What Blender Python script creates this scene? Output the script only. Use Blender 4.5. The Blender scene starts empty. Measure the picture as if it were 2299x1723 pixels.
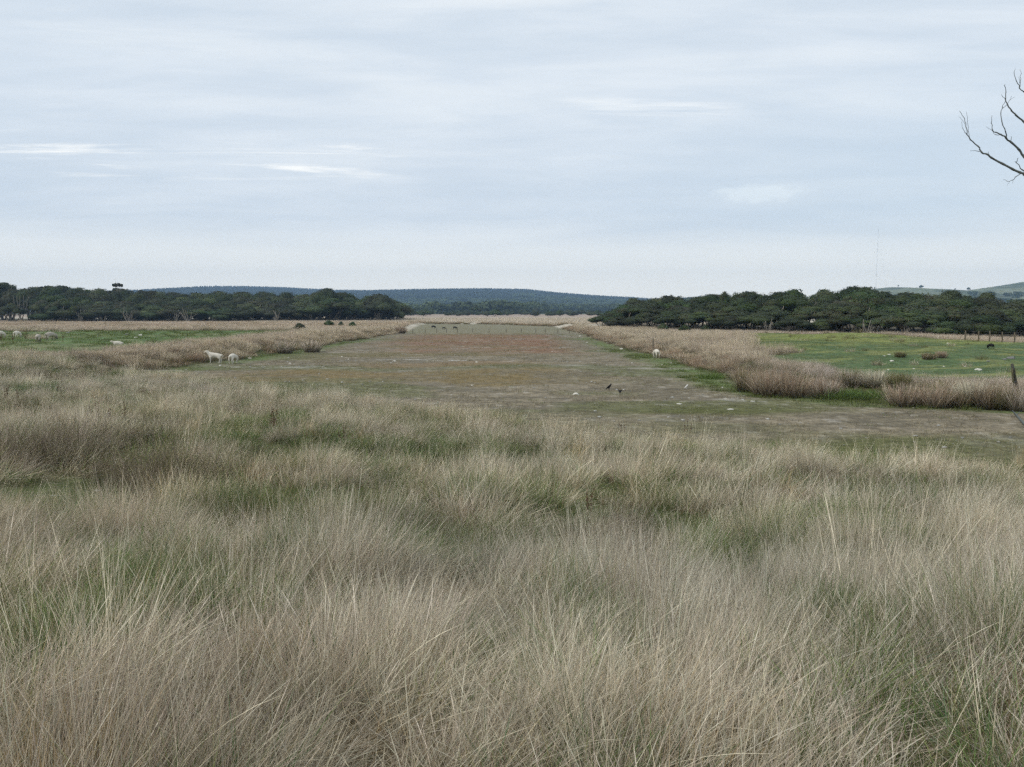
import bpy, math, random
import numpy as np
from mathutils import Vector, Euler

scene = bpy.context.scene
R = math.radians
# ------------------------------------------------------------------ camera
F, CU, CV, CAMZ = 1790.0, 1149.5, 861.5, 3.6          # focal length / centre in photo pixels, eye height
PITCH = math.atan(163.5 / F)
cam = bpy.data.objects.new('camera', bpy.data.cameras.new('camera'))
scene.collection.objects.link(cam)
cam.location = (0, 0, CAMZ)
cam.rotation_euler = (math.pi / 2 - PITCH, 0, 0)
cam.data.sensor_width = 36
cam.data.lens = 36 * F / 2299.0
cam.data.clip_start = 0.05
cam.data.clip_end = 20000
scene.camera = cam
scene.view_settings.view_transform = 'Standard'
scene.view_settings.look = 'None'
scene.view_settings.exposure = 0.42
scene.view_settings.gamma = 1
scene.view_settings.use_curve_mapping = False
scene.cycles.use_denoising = False
scene.cycles.max_bounces = 4
scene.cycles.diffuse_bounces = 2
scene.cycles.transmission_bounces = 3
scene.cycles.use_adaptive_sampling = True
scene.cycles.adaptive_threshold = 0.03
scene.cycles.transparent_max_bounces = 4
scene.cycles.volume_bounces = 1
# ------------------------------------------------------------------ sun and sky
SUN_EL, SUN_AZ = 46.0, -118.0                          # azimuth from +Y, clockwise: behind and left of the camera
sun = bpy.data.objects.new('sun', bpy.data.lights.new('sun', 'SUN'))
scene.collection.objects.link(sun)
sun.data.energy = 1.4
sun.data.angle = R(12)
sun.data.color = (1.0, 0.97, 0.92)
sdir = Vector((math.sin(R(SUN_AZ)) * math.cos(R(SUN_EL)), math.cos(R(SUN_AZ)) * math.cos(R(SUN_EL)), math.sin(R(SUN_EL))))
sun.rotation_euler = sdir.to_track_quat('Z', 'Y').to_euler()

world = bpy.data.worlds.new('World')
scene.world = world
world.use_nodes = True
wt = world.node_tree
for n in list(wt.nodes): wt.nodes.remove(n)
class NT:
    """tiny node helper"""
    def __init__(s, t): s.t = t
    def n(s, typ, **k):
        nd = s.t.nodes.new(typ)
        for a, b in k.items():
            if a == 'ins':
                for i, v in b.items():
                    if hasattr(v, 'is_output') or isinstance(v, bpy.types.NodeSocket): s.t.links.new(v, nd.inputs[i])
                    else: nd.inputs[i].default_value = v
            else: setattr(nd, a, b)
        return nd
    def math(s, op, a, b=0.0, c=None, clamp=False):
        ins = {0: a, 1: b}
        if c is not None: ins[2] = c
        return s.n('ShaderNodeMath', operation=op, use_clamp=clamp, ins=ins).outputs[0]
    def mr(s, v, a, b, c=0.0, d=1.0):
        return s.n('ShaderNodeMapRange', interpolation_type='SMOOTHSTEP', ins={0: v, 1: a, 2: b, 3: c, 4: d}).outputs[0]
    def mix(s, f, a, b, mode='MIX'):
        nd = s.n('ShaderNodeMix', data_type='RGBA', blend_type=mode)
        for i, v in ((0, f), (6, a), (7, b)):
            if isinstance(v, bpy.types.NodeSocket): s.t.links.new(v, nd.inputs[i])
            else: nd.inputs[i].default_value = v if i == 0 else (*v[:3], 1)
        return nd.outputs[2]
    def noise(s, vec, scale, detail=4, rough=0.5, dist=0.0):
        return s.n('ShaderNodeTexNoise', ins={'Vector': vec, 'Scale': scale, 'Detail': detail, 'Roughness': rough, 'Distortion': dist}).outputs[0]
    def comb(s, x, y, z):
        return s.n('ShaderNodeCombineXYZ', ins={0: x, 1: y, 2: z}).outputs[0]
w = NT(wt)
tc = w.n('ShaderNodeTexCoord')
sep = w.n('ShaderNodeSeparateXYZ', ins={0: tc.outputs['Generated']})
dx, dy, dz = sep.outputs
el = w.math('MAXIMUM', dz, 0.0)
az = w.math('ARCTAN2', dx, dy)
ev = w.math('DIVIDE', el, w.math('MAXIMUM', w.math('ABSOLUTE', dy), 0.35))   # cloud layers whose edges run along X
den = w.math('ADD', el, 0.07)
px = w.math('DIVIDE', dx, den); py = w.math('DIVIDE', dy, den)
plane = w.comb(w.math('MULTIPLY', px, 0.55), py, 0.0)
n1 = w.noise(plane, 0.42, 5, 0.55, 0.4)
n2 = w.noise(w.comb(w.math('MULTIPLY', az, 2.2), w.math('MULTIPLY', ev, 17.0), 3.0), 1.0, 6, 0.58, 0.35)
n3 = w.noise(w.comb(w.math('MULTIPLY', az, 6.0), w.math('MULTIPLY', ev, 38.0), 7.0), 1.0, 7, 0.62, 0.5)
cl = w.math('ADD', w.math('MULTIPLY', n1, 0.28), w.math('ADD', w.math('MULTIPLY', n2, 0.42), w.math('MULTIPLY', n3, 0.30)))
cf = w.mr(cl, 0.35, 0.65)
lay = w.mix(cf, (0.525, 0.592, 0.66), (0.65, 0.697, 0.74))
# clearer blue-grey band low on the right, pale veil along the horizon
blue = w.math('MULTIPLY', w.mr(el, 0.05, 0.11), w.mr(el, 0.30, 0.12))
blue = w.math('MULTIPLY', blue, w.mr(az, -0.10, 0.55))
lay = w.mix(w.math('MULTIPLY', blue, 0.55), lay, (0.50, 0.59, 0.665))
hz = w.math('ADD', w.mr(el, 0.115, 0.02), w.math('MULTIPLY', w.math('SUBTRACT', n2, 0.5), 0.8), clamp=True)
lay = w.mix(w.math('MULTIPLY', hz, 0.92), lay, (0.80, 0.81, 0.775))
glow = w.mr(el, 0.12, 0.01)
lay = w.mix(w.math('MULTIPLY', glow, 0.9), lay, (0.98, 0.95, 0.86))
# bright breaks in the cloud, low on the left and faintly on the right
st = w.noise(w.comb(w.math('MULTIPLY', az, 3.3), w.math('ADD', w.math('MULTIPLY', ev, 60.0), w.math('MULTIPLY', az, 1.2)), 11.6), 1.0, 8, 0.66, 0.5)
st = w.mr(st, 0.50, 0.71)
reg = w.math('MULTIPLY', w.math('MULTIPLY', w.mr(ev, 0.155, 0.17), w.mr(ev, 0.232, 0.215)), w.mr(az, -0.08, -0.22))
reg2 = w.math('MULTIPLY', w.math('MULTIPLY', w.mr(el, 0.215, 0.23), w.mr(el, 0.262, 0.245)), w.math('MULTIPLY', w.mr(az, 0.03, 0.13), w.mr(az, 0.32, 0.2)))
lay = w.mix(w.math('MULTIPLY', st, w.math('ADD', reg, w.math('MULTIPLY', reg2, 0.45), clamp=True)), lay, (0.91, 0.905, 0.87))
# one faint heaped cloud low on the right
q1 = w.math('DIVIDE', w.math('SUBTRACT', az, 0.298), 0.062); q2 = w.math('DIVIDE', w.math('SUBTRACT', el, 0.136), 0.013)
cm = w.math('SUBTRACT', 1.0, w.math('ADD', w.math('MULTIPLY', q1, q1), w.math('MULTIPLY', q2, q2)))
cm = w.math('ADD', cm, w.math('MULTIPLY', w.math('SUBTRACT', w.noise(w.comb(w.math('MULTIPLY', az, 42.0), w.math('MULTIPLY', el, 90.0), 2.0), 1.0, 4, 0.6), 0.5), 2.2))
lay = w.mix(w.math('MULTIPLY', w.mr(cm, 0.1, 0.9), 0.6), lay, (0.70, 0.76, 0.785))
# ground half of the sphere
lay = w.mix(w.mr(dz, -0.02, -0.05), lay, (0.16, 0.15, 0.12))
sky = w.n('ShaderNodeTexSky', sky_type='NISHITA', sun_disc=False, sun_elevation=R(SUN_EL), sun_rotation=R(SUN_AZ))
bg1 = w.n('ShaderNodeBackground', ins={0: sky.outputs[0], 1: 0.08})
bg2 = w.n('ShaderNodeBackground', ins={0: lay, 1: 1.0})
ms = w.n('ShaderNodeMixShader', ins={0: 0.93, 1: bg1.outputs[0], 2: bg2.outputs[0]})
w.n('ShaderNodeOutputWorld', ins={0: ms.outputs[0]})

# ------------------------------------------------------------------ helpers
rng = np.random.default_rng(7)
COL = scene.collection

def lin(r, g, b):
    return tuple(((c / 255) / 12.92 if c / 255 <= 0.04045 else ((c / 255 + 0.055) / 1.055) ** 2.4) for c in (r, g, b))

def _hash(ix, iy, seed):
    h = (ix.astype(np.int64) * 374761393 + iy.astype(np.int64) * 668265263 + seed * 2147483647) & 0xFFFFFFFF
    h = ((h ^ (h >> 13)) * 1274126177) & 0xFFFFFFFF
    h = h ^ (h >> 16)
    return (h & 0xFFFFFF) / float(0xFFFFFF)

def vnoise(x, y, seed=0):
    ix, iy = np.floor(x), np.floor(y)
    fx, fy = x - ix, y - iy
    fx = fx * fx * (3 - 2 * fx); fy = fy * fy * (3 - 2 * fy)
    a = _hash(ix, iy, seed); b = _hash(ix + 1, iy, seed); c = _hash(ix, iy + 1, seed); d = _hash(ix + 1, iy + 1, seed)
    return (a * (1 - fx) + b * fx) * (1 - fy) + (c * (1 - fx) + d * fx) * fy

def fbm(x, y, seed=0, octv=4, gain=0.5):
    s, a, t = 0.0, 1.0, 0.0
    for i in range(octv):
        s = s + a * vnoise(x * 2 ** i + 17.3 * i, y * 2 ** i + 9.1 * i, seed + i * 13); t += a; a *= gain
    return s / t

def sst(v, a, b):
    t = np.clip((v - a) / (b - a), 0, 1)
    return t * t * (3 - 2 * t)

def A(x): return np.asarray(x, dtype=float)

# ------------------------------------------------------------------ the lie of the land
def xl(y): return np.interp(y, [30, 45, 60, 70, 85, 111, 129, 200], [-24, -22, -20, -19.4, -19.3, -18.7, -17.6, -23])
def xr(y): return np.interp(y, [20, 25, 28, 30, 33, 36.5, 43.5, 50, 59, 79, 119, 160, 215], [45, 32, 19, 14.6, 12, 10.6, 11, 11.5, 11.7, 10.5, 11, 10, 8])
def yf(x): return np.interp(x, [-60, -30, -20, -17, -11, -5, 2, 6.6, 10.9, 20, 60], [60, 50, 45, 42, 36.5, 31, 23.5, 20.2, 17.4, 15, 13])
def yend(x): return np.interp(x, [-25, -8, 0, 10, 20], [216, 214, 200, 182, 170])

def zones(x, y):
    x, y = A(x), A(y)
    wob = (fbm(x / 3.0, y / 3.0, 5, 3) - 0.5) * 1.8
    side = np.maximum(xl(y) - x, x - xr(y)) + wob
    near = yf(x) - y + wob
    far = y - yend(x) + wob * 4
    return side, near, far

def H(x, y):
    x, y = A(x), A(y)
    side, near, far = zones(x, y)
    left = x < -4
    bank = np.where(left, 0.85 - 0.42 * sst(y, 104, 150), 0.55) * sst(side, -0.3, 3.6)
    mound = 0.74 * np.exp(-((x - 31) / 12.5) ** 2 - ((y - 77) / 16) ** 2) + 0.42 * np.exp(-((x - 36) / 15) ** 2 - ((y - 57) / 9) ** 2)
    mound = mound + (fbm(x / 7, y / 5, 15, 3) - 0.5) * 0.55 * sst(x, 16, 24) * sst(y, 34, 42) * sst(-y, -110, -90)
    bank = bank + np.where(left, 0, mound * sst(side, 1, 8))
    p = np.clip(near / np.maximum(yf(x) - 3.0, 1), 0, 1.6)
    p = p + (fbm(x / 3.5, y / 3.5, 18, 2) - 0.5) * 0.10 * sst(y, 3, 7)
    nearh = np.interp(p, [0, .14, .41, .62, .77, .89, 1.0, 1.2], [0, .14, .48, .92, 1.10, 1.70, 1.97, 2.1])
    plain = 0.5 * sst(far, 0, 14)
    h = np.maximum(np.maximum(bank, nearh), plain)
    hum = np.clip(near / 6, 0, 1)
    h = h + hum * ((fbm(x / 2.6, y / 2.6, 11, 3) - 0.5) * 0.62) * np.clip(y / 5, 0.2, 1)
    h = h + sst(np.maximum(side, far), 1, 6) * (fbm(x / 5, y / 5, 12, 3) - 0.5) * 0.22 * np.clip(60 / np.maximum(y, 60), 0, 1) ** 1.0
    h = h + (fbm(x / 1.7, y / 1.7, 14, 3) - 0.5) * 0.05
    return h

def h1(x, y): return float(H(np.array([x]), np.array([y]))[0])

def ray(u, v):
    a = (u - CU) / F; b = (v - CV) / F
    c, s = math.cos(PITCH), math.sin(PITCH)
    return Vector((a, c - b * s, -s - b * c))

def at(u, v, up=0.0):
    """where the ground shows at a place noted on the photograph"""
    d = ray(u, v)
    t = np.concatenate([np.linspace(1.2, 260, 9000), np.linspace(260, 900, 3000)])
    z = CAMZ + d.z * t - H(d.x * t, d.y * t) - up
    i = int(np.argmax(z < 0))
    if z[i] >= 0: i = len(t) - 1
    return Vector((d.x * t[i], d.y * t[i], h1(d.x * t[i], d.y * t[i])))

# ------------------------------------------------------------------ mesh helpers
def np_mesh(name, V, faces4=None, faces3=None, cols=None, mat=None, smooth=False):
    me = bpy.data.meshes.new(name)
    V = np.asarray(V, dtype=np.float32).reshape(-1, 3)
    loops, starts, tot = [], [], 0
    if faces4 is not None and len(faces4):
        f = np.asarray(faces4, dtype=np.int32); loops.append(f.ravel()); starts.append(np.arange(len(f)) * 4); tot = len(f) * 4
    if faces3 is not None and len(faces3):
        f = np.asarray(faces3, dtype=np.int32); loops.append(f.ravel()); starts.append(tot + np.arange(len(f)) * 3)
    L = np.concatenate(loops); S = np.concatenate(starts).astype(np.int32)
    me.vertices.add(len(V)); me.vertices.foreach_set('co', V.ravel())
    me.loops.add(len(L)); me.loops.foreach_set('vertex_index', L.astype(np.int32))
    me.polygons.add(len(S)); me.polygons.foreach_set('loop_start', S)
    me.update(calc_edges=True)
    if cols is not None:
        a = me.color_attributes.new('bcol', 'FLOAT_COLOR', 'POINT')
        c = np.ones((len(V), 4), dtype=np.float32); c[:, :3] = cols
        a.data.foreach_set('color', c.ravel())
    if smooth: me.polygons.foreach_set('use_smooth', np.ones(len(S), dtype=bool))
    if mat: me.materials.append(mat)
    return me

class MB:
    def __init__(s): s.V, s.Q, s.T, s.C, s.n = [], [], [], [], 0
    def add(s, V, Q=None, T=None, C=(1, 1, 1)):
        V = np.asarray(V, float).reshape(-1, 3)
        s.V.append(V)
        if Q is not None and len(Q): s.Q.append(np.asarray(Q) + s.n)
        if T is not None and len(T): s.T.append(np.asarray(T) + s.n)
        s.C.append(np.broadcast_to(np.asarray(C, float), (len(V), 3)).copy()); s.n += len(V)
    def tube(s, pts, rad, sides=6, C=(1, 1, 1)):
        pts = [Vector(p) for p in pts]
        if not hasattr(rad, '__len__'): rad = [rad] * len(pts)
        ref = Vector((0.31, 0.17, 0.93)).normalized(); V = []
        for i, p in enumerate(pts):
            d = (pts[min(i + 1, len(pts) - 1)] - pts[max(i - 1, 0)]).normalized()
            a = d.cross(ref)
            if a.length < 0.1: a = d.cross(Vector((1, 0, 0)))
            a.normalize(); b = d.cross(a)
            for k in range(sides):
                t = 2 * math.pi * k / sides
                V.append(p + (a * math.cos(t) + b * math.sin(t)) * rad[i])
        Q = [(i * sides + k, i * sides + (k + 1) % sides, (i + 1) * sides + (k + 1) % sides, (i + 1) * sides + k)
             for i in range(len(pts) - 1) for k in range(sides)]
        n = len(V); V += [pts[0], pts[-1]]
        T = [(n, (k + 1) % sides, k) for k in range(sides)] + [(n + 1, n - sides + k, n - sides + (k + 1) % sides) for k in range(sides)]
        s.add(V, Q, T, C)
    def mesh(s, name, mat, smooth=False):
        return np_mesh(name, np.concatenate(s.V), np.concatenate(s.Q) if s.Q else None, np.concatenate(s.T) if s.T else None, np.concatenate(s.C), mat, smooth)

def link(name, data, parent=None, loc=(0, 0, 0), rz=0.0, sc=1.0, label=None, cat=None, group=None, kind=None):
    o = bpy.data.objects.new(name, data); COL.objects.link(o)
    o.location = loc; o.rotation_euler = (0, 0, rz)
    o.scale = (sc, sc, sc) if not hasattr(sc, '__len__') else sc
    if parent: o.parent = parent
    for k, v in (('label', label), ('category', cat), ('group', group), ('kind', kind)):
        if v: o[k] = v
    return o

def copy_thing(root, loc, rz, sc, label, group=None, cat=None):
    r = root.copy(); COL.objects.link(r); r.location = loc; r.rotation_euler = (0, 0, rz)
    r.scale = (sc, sc, sc) if not hasattr(sc, '__len__') else sc
    r['label'] = label
    if group: r['group'] = group
    elif 'group' in r: del r['group']
    for ch in list(root.children):
        c = ch.copy(); COL.objects.link(c); c.parent = r
    return r

# ------------------------------------------------------------------ materials
def new_mat(name):
    m = bpy.data.materials.new(name); m.use_nodes = True
    t = m.node_tree
    for n in list(t.nodes): t.nodes.remove(n)
    return m, NT(t)

def blade_mat(name, transl=0.3, rough=0.75):
    m, k = new_mat(name)
    a = k.n('ShaderNodeAttribute', attribute_type='GEOMETRY', attribute_name='bcol')
    b = k.n('ShaderNodeAttribute', attribute_type='INSTANCER', attribute_name='tint')
    c = k.mix(1.0, a.outputs[0], b.outputs[0], 'MULTIPLY')
    d = k.n('ShaderNodeBsdfDiffuse', ins={0: c})
    e = k.n('ShaderNodeBsdfTranslucent', ins={0: c})
    mx = k.n('ShaderNodeMixShader', ins={0: transl, 1: d.outputs[0], 2: e.outputs[0]})
    k.n('ShaderNodeOutputMaterial', ins={0: mx.outputs[0]})
    return m

def attr_mat(name, var=0.0, transl=0.0, noise=None, bump=0.0, rough=0.85):
    """colour from the mesh, with a per-object variation"""
    m, k = new_mat(name)
    a = k.n('ShaderNodeAttribute', attribute_type='GEOMETRY', attribute_name='bcol').outputs[0]
    tcn = k.n('ShaderNodeTexCoord').outputs['Object']
    if noise:
        f = k.noise(tcn, noise[0], 5, 0.6)
        a = k.mix(1.0, a, k.n('ShaderNodeCombineColor', ins={0: k.mr(f, 0.3, 0.7, 1 - noise[1], 1 + noise[1]), 1: k.mr(f, 0.3, 0.7, 1 - noise[1], 1 + noise[1]), 2: k.mr(f, 0.3, 0.7, 1 - noise[1], 1 + noise[1])}).outputs[0], 'MULTIPLY')
    if var:
        oi = k.n('ShaderNodeObjectInfo').outputs['Random']
        hs = k.n('ShaderNodeHueSaturation', ins={0: k.math('MULTIPLY_ADD', oi, 0.05, 0.475), 1: k.math('MULTIPLY_ADD', oi, 0.3, 0.85),
                 2: k.math('MULTIPLY_ADD', k.math('FRACT', k.math('MULTIPLY', oi, 7.31)), 2 * var, 1 - var), 4: a})
        a = hs.outputs[0]
    p = k.n('ShaderNodeBsdfPrincipled', ins={'Base Color': a, 'Roughness': rough, 'Specular IOR Level': 0.2})
    if bump:
        bn = k.n('ShaderNodeBump', ins={'Strength': 0.6, 'Distance': bump, 'Height': k.noise(tcn, noise[0] * 2 if noise else 8, 6, 0.65)})
        k.t.links.new(bn.outputs[0], p.inputs['Normal'])
    out = p.outputs[0]
    if transl:
        e = k.n('ShaderNodeBsdfTranslucent', ins={0: a})
        out = k.n('ShaderNodeMixShader', ins={0: transl, 1: out, 2: e.outputs[0]}).outputs[0]
    k.n('ShaderNodeOutputMaterial', ins={0: out})
    return m

M_BLADE = blade_mat('grass blades')
M_LEAF = attr_mat('leaves', var=0.36, transl=0.08)
M_FARLEAF = blade_mat('far leaves', 0.1)
M_BARK = attr_mat('bark', noise=(3.0, 0.25), bump=0.02)
M_WOOL = attr_mat('wool', noise=(9.0, 0.12), bump=0.02)
M_STONE = attr_mat('limestone', noise=(4.0, 0.2), bump=0.03)
M_WOOD = attr_mat('weathered wood', noise=(5.0, 0.3), bump=0.01)
M_METAL = attr_mat('grey steel', noise=(1.0, 0.05))

# ------------------------------------------------------------------ ground
ang = np.concatenate([np.arange(-180, -50, 2.5), np.arange(-50, 50, 0.13), np.arange(50, 180.01, 2.5)])
rad = [0.15]
while rad[-1] < 9000:
    r = rad[-1]
    rad.append(r * (1.03 if r < 2 else 1.014 if r < 18 else 1.0065 if r < 70 else 1.009 if r < 230 else 1.035))
rad = np.array(rad)
AA, RR = np.meshgrid(np.radians(ang), rad)
GX = RR * np.sin(AA); GY = RR * np.cos(AA)
nr, na = GX.shape

def ground_colour(x, y):
    x, y = A(x), A(y)
    side, near, far = zones(x, y)
    lake = sst(-side, -0.6, 0.4) * sst(-near, -1.0, 0.5) * sst(-far, -3, 3)
    def c(*v): return np.array(lin(*v))[None, :]
    X, Y = x.ravel()[:, None], y.ravel()[:, None]
    n1 = fbm(X / 9 + 3, Y / 5, 31, 4); n2 = fbm(X / 2.3, Y / 1.5, 32, 4); n3 = fbm(X / 0.55, Y / 0.4, 33, 3); n4 = fbm(X / 4.5, Y / 1.6, 37, 5, 0.6)
    def mx(a, b, t): return a * (1 - t) + b * t
    # dry lake bed
    bed = mx(c(113, 105, 88), c(131, 121, 102), sst(n2, 0.35, 0.65))
    bed = mx(bed, c(98, 100, 68), sst(n1, 0.46, 0.60) * 0.8)
    bed = mx(bed, c(94, 88, 76), sst(n3, 0.5, 0.72) * 0.5)
    bed = mx(bed, c(160, 154, 144), sst(-n3, -0.36, -0.2) * 0.5)
    wv = (fbm(X / 7, Y / 7, 38, 3) - 0.5)
    red = sst(Y + wv * 26, 66, 80) * sst(-(Y + wv * 26), -126, -112) * sst(X, -18, -9) * sst(-X, -8, -3)
    bed = mx(bed, c(128, 99, 79), red * (0.45 + 0.5 * sst(n2, 0.3, 0.6)))
    brn = sst(Y, 50, 58) * sst(X, -19, -10) * sst(-X, -7, 2) * sst(n1, 0.42, 0.56)
    bed = mx(bed, c(120, 104, 80), brn * 0.5)
    ora = sst(Y + wv * 9, 38.5, 41) * sst(-(Y + wv * 9), -50, -46.5) * sst(X, -19, -12) * sst(-X, -7, 0)
    bed = mx(bed, c(118, 104, 74), ora * (0.35 + 0.65 * sst(n2, 0.35, 0.55)))
    ora2 = sst(Y + wv * 7, 51, 53) * sst(-(Y + wv * 7), -58, -55) * sst(X, -12, -8) * sst(-X, -4, 2)
    bed = mx(bed, c(128, 108, 82), ora2 * 0.6)
    mud = sst(Y + wv * 4, 15, 18) * sst(-(Y + wv * 6), -31, -27) * sst(X, -2, 4)
    bed = mx(bed, c(88, 90, 54), mud * 0.85 * sst(n1, 0.3, 0.6))
    pale = sst(Y + wv * 8, 43, 46) * sst(-(Y + wv * 8), -54, -50) * sst(X, 1, 4)
    bed = mx(bed, c(168, 162, 152), pale * sst(n4, 0.42, 0.62) * 0.5)
    salt = sst(n4, 0.645, 0.70) * (sst(fbm(X / 12, Y / 9, 41, 2), 0.45, 0.6))
    bed = mx(bed, c(176, 172, 162), salt * 0.55 * (1 - 0.7 * mud) * sst(n3, 0.42, 0.56))
    st2 = np.exp(-((Y - (57.5 - 0.35 * X * 0.4)) / 0.9) ** 2) * sst(X, -9, -6) * sst(-X, -1, 1) * sst(n2, 0.42, 0.55)
    bed = mx(bed, c(205, 202, 196), st2 * 0.85 * sst(n3, 0.4, 0.55) * sst(n4, 0.42, 0.52))
    farbed = sst(Y, 120, 135)
    bed = mx(bed, c(124, 120, 98), farbed * 0.8)
    # green fringe along the foot of the banks
    s = side.ravel()[:, None]
    fr = np.exp(-((s + 0.9) / 1.3) ** 2) * (0.35 + 0.65 * sst(n2, 0.35, 0.6)) * sst(-Y, -125, -90)
    bed = mx(bed, c(92, 108, 62), np.clip(fr * 0.9, 0, 1))
    # land
    land = mx(c(96, 86, 66), c(78, 84, 52), sst(n1, 0.35, 0.65))
    land = mx(land, c(70, 62, 46), sst(n3, 0.5, 0.8) * 0.6)
    leftgreen = sst(-X, 27, 32) * sst(Y, 50, 54) * sst(-Y, -118, -106)
    gl = mx(c(92, 112, 68), c(118, 122, 88), sst(n1, 0.4, 0.62))
    gl = mx(gl, c(78, 96, 60), sst(n2, 0.5, 0.7) * 0.7)
    land = mx(land, gl, leftgreen)
    mg = green_mound(X, Y)
    gm = mx(c(116, 124, 68), c(82, 100, 66), sst(n1 + (62 - Y) * 0.03, 0.30, 0.70))  # mound shading put into the colour: darker lower front, yellower crest
    gm = mx(gm, c(126, 128, 78), sst(n2, 0.46, 0.62) * 0.7)
    gm = mx(gm, c(116, 108, 78), sst(n3, 0.6, 0.75) * 0.25)
    gm = mx(gm, c(72, 88, 54), sst(n4, 0.52, 0.64) * 0.7)
    land = mx(land, gm, mg)
    pl = mx(c(184, 176, 160), c(166, 158, 140), sst(n1, 0.3, 0.7))
    pl = mx(pl, c(150, 126, 112), sst(Y, 330, 420) * 0.6)
    pl = mx(pl, c(122, 104, 90), sst(n1, 0.45, 0.6) * sst(-X, 30, 45) * sst(-Y, -225, -205) * 0.7)
    dryf = np.clip(sst(Y, 112, 150) + sst(X, 40, 46) * sst(Y, 58, 66), 0, 1) * (1 - mg)
    land = mx(land, pl, dryf)
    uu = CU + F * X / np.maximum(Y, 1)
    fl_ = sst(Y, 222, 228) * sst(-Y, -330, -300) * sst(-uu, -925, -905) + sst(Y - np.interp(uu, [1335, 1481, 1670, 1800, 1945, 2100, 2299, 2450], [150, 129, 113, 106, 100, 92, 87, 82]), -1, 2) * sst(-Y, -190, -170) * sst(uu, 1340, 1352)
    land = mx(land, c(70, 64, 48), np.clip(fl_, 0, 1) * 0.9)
    land = mx(land, c(74, 84, 62), sst(Y, 600, 760))
    land = mx(land, c(60, 66, 48), sst(-Y, 2, 30))
    L = lake.ravel()[:, None]
    out = mx(land, bed, L)
    return out.reshape(x.shape + (3,))

def green_mound(x, y):
    x, y = A(x), A(y)
    wv = (fbm(x / 4, y / 4, 51, 3) - 0.5) * 6
    left = np.interp(y, [36, 49, 60, 80, 100], [14.6, 16.4, 18.5, 22, 27])
    right = np.interp(y, [36, 60, 66, 76, 92], [60, 60, 46, 42, 36])
    return sst(x + wv, left, left + 2.5) * sst(-(x + wv * 0.3), -right - 1.5, -right + 1.5) * sst(y, 33, 37) * sst(-y, -100, -92)

GZ = H(GX, GY)
GC = ground_colour(GX, GY)
idx = np.arange(nr * na).reshape(nr, na)
Q = np.stack([idx[:-1, :-1], idx[:-1, 1:], idx[1:, 1:], idx[1:, :-1]], -1).reshape(-1, 4)[:, ::-1]
T = np.array([(nr * na, int(idx[0, j + 1]), int(idx[0, j])) for j in range(na - 1)])
V = np.concatenate([np.stack([GX, GY, GZ], -1).reshape(-1, 3), [[0, 0, h1(0, 0)]]])
C = np.concatenate([GC.reshape(-1, 3), GC.reshape(-1, 3)[:1]])
mg, k = new_mat('ground')
a = k.n('ShaderNodeAttribute', attribute_type='GEOMETRY', attribute_name='bcol').outputs[0]
oc = k.n('ShaderNodeTexCoord').outputs['Object']
f1 = k.noise(oc, 2.2, 6, 0.65); f2 = k.noise(oc, 9.0, 5, 0.7)
f = k.math('ADD', k.math('MULTIPLY', f1, 0.5), k.math('MULTIPLY', f2, 0.5))
g = k.mr(f, 0.38, 0.62, 0.58, 1.36)
a = k.mix(1.0, a, k.n('ShaderNodeCombineColor', ins={0: g, 1: g, 2: g}).outputs[0], 'MULTIPLY')
vo = k.n('ShaderNodeTexVoronoi', feature='F1', ins={'Vector': oc, 'Scale': 1.9, 'Randomness': 1.0})
peb = k.math('MULTIPLY', k.mr(vo.outputs['Distance'], 0.13, 0.06), k.mr(k.noise(oc, 0.21, 3), 0.50, 0.62))
a = k.mix(k.math('MULTIPLY', peb, 0.55), a, (0.55, 0.53, 0.49))
bm_ = k.n('ShaderNodeBump', ins={'Strength': 0.8, 'Distance': 0.07, 'Height': f})
p = k.n('ShaderNodeBsdfPrincipled', ins={'Base Color': a, 'Roughness': 0.95, 'Specular IOR Level': 0.1, 'Normal': bm_.outputs[0]})
k.n('ShaderNodeOutputMaterial', ins={0: p.outputs[0]})
link('ground', np_mesh('ground', V, Q, T, C, mg, True), kind='structure')

# ------------------------------------------------------------------ far hills
def hill(name, prof, yc, yfoot, ncol, col_fn, fine=1.0):
    us = np.linspace(prof[0][0], prof[-1][0], ncol)
    vs = np.interp(us, [p[0] for p in prof], [p[1] for p in prof])
    xs = (us - CU) / F * yc; top = CAMZ + (698 - vs) / F * yc
    T_ = np.linspace(0, 1.25, 70)
    Xg = np.tile(xs, (len(T_), 1)) * (1 + 0 * T_[:, None])
    Yg = np.tile((yfoot + (yc - yfoot) * T_)[:, None], (1, ncol))
    prof_t = np.where(T_ < 1, sst(T_, -0.15, 1.05) ** 1.1 / (sst(np.array([1.0]), -0.15, 1.05)[0] ** 1.1), 1 - (T_ - 1) * 1.3)[:, None]
    Zg = -3 + (top[None, :] + 3) * prof_t
    Zg = Zg + (fbm(Xg / 160, Yg / 160, 61, 4) - 0.5) * 0.16 * top[None, :] * np.sin(np.clip(T_, 0, 1) * math.pi)[:, None]
    Cg = col_fn(Xg, Yg, T_[:, None] + 0 * Xg)
    n, m_ = Xg.shape
    ii = np.arange(n * m_).reshape(n, m_)
    Qh = np.stack([ii[:-1, :-1], ii[:-1, 1:], ii[1:, 1:], ii[1:, :-1]], -1).reshape(-1, 4)
    o = link(name, np_mesh(name, np.stack([Xg, Yg, Zg], -1), Qh, None, Cg.reshape(-1, 3), M_HILL, True), kind='structure')
    return Xg, Yg, Zg, T_
M_HILL = attr_mat('hill cover', noise=(0.05, 0.25))
def c3(*v): return np.array(lin(*v))
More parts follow.
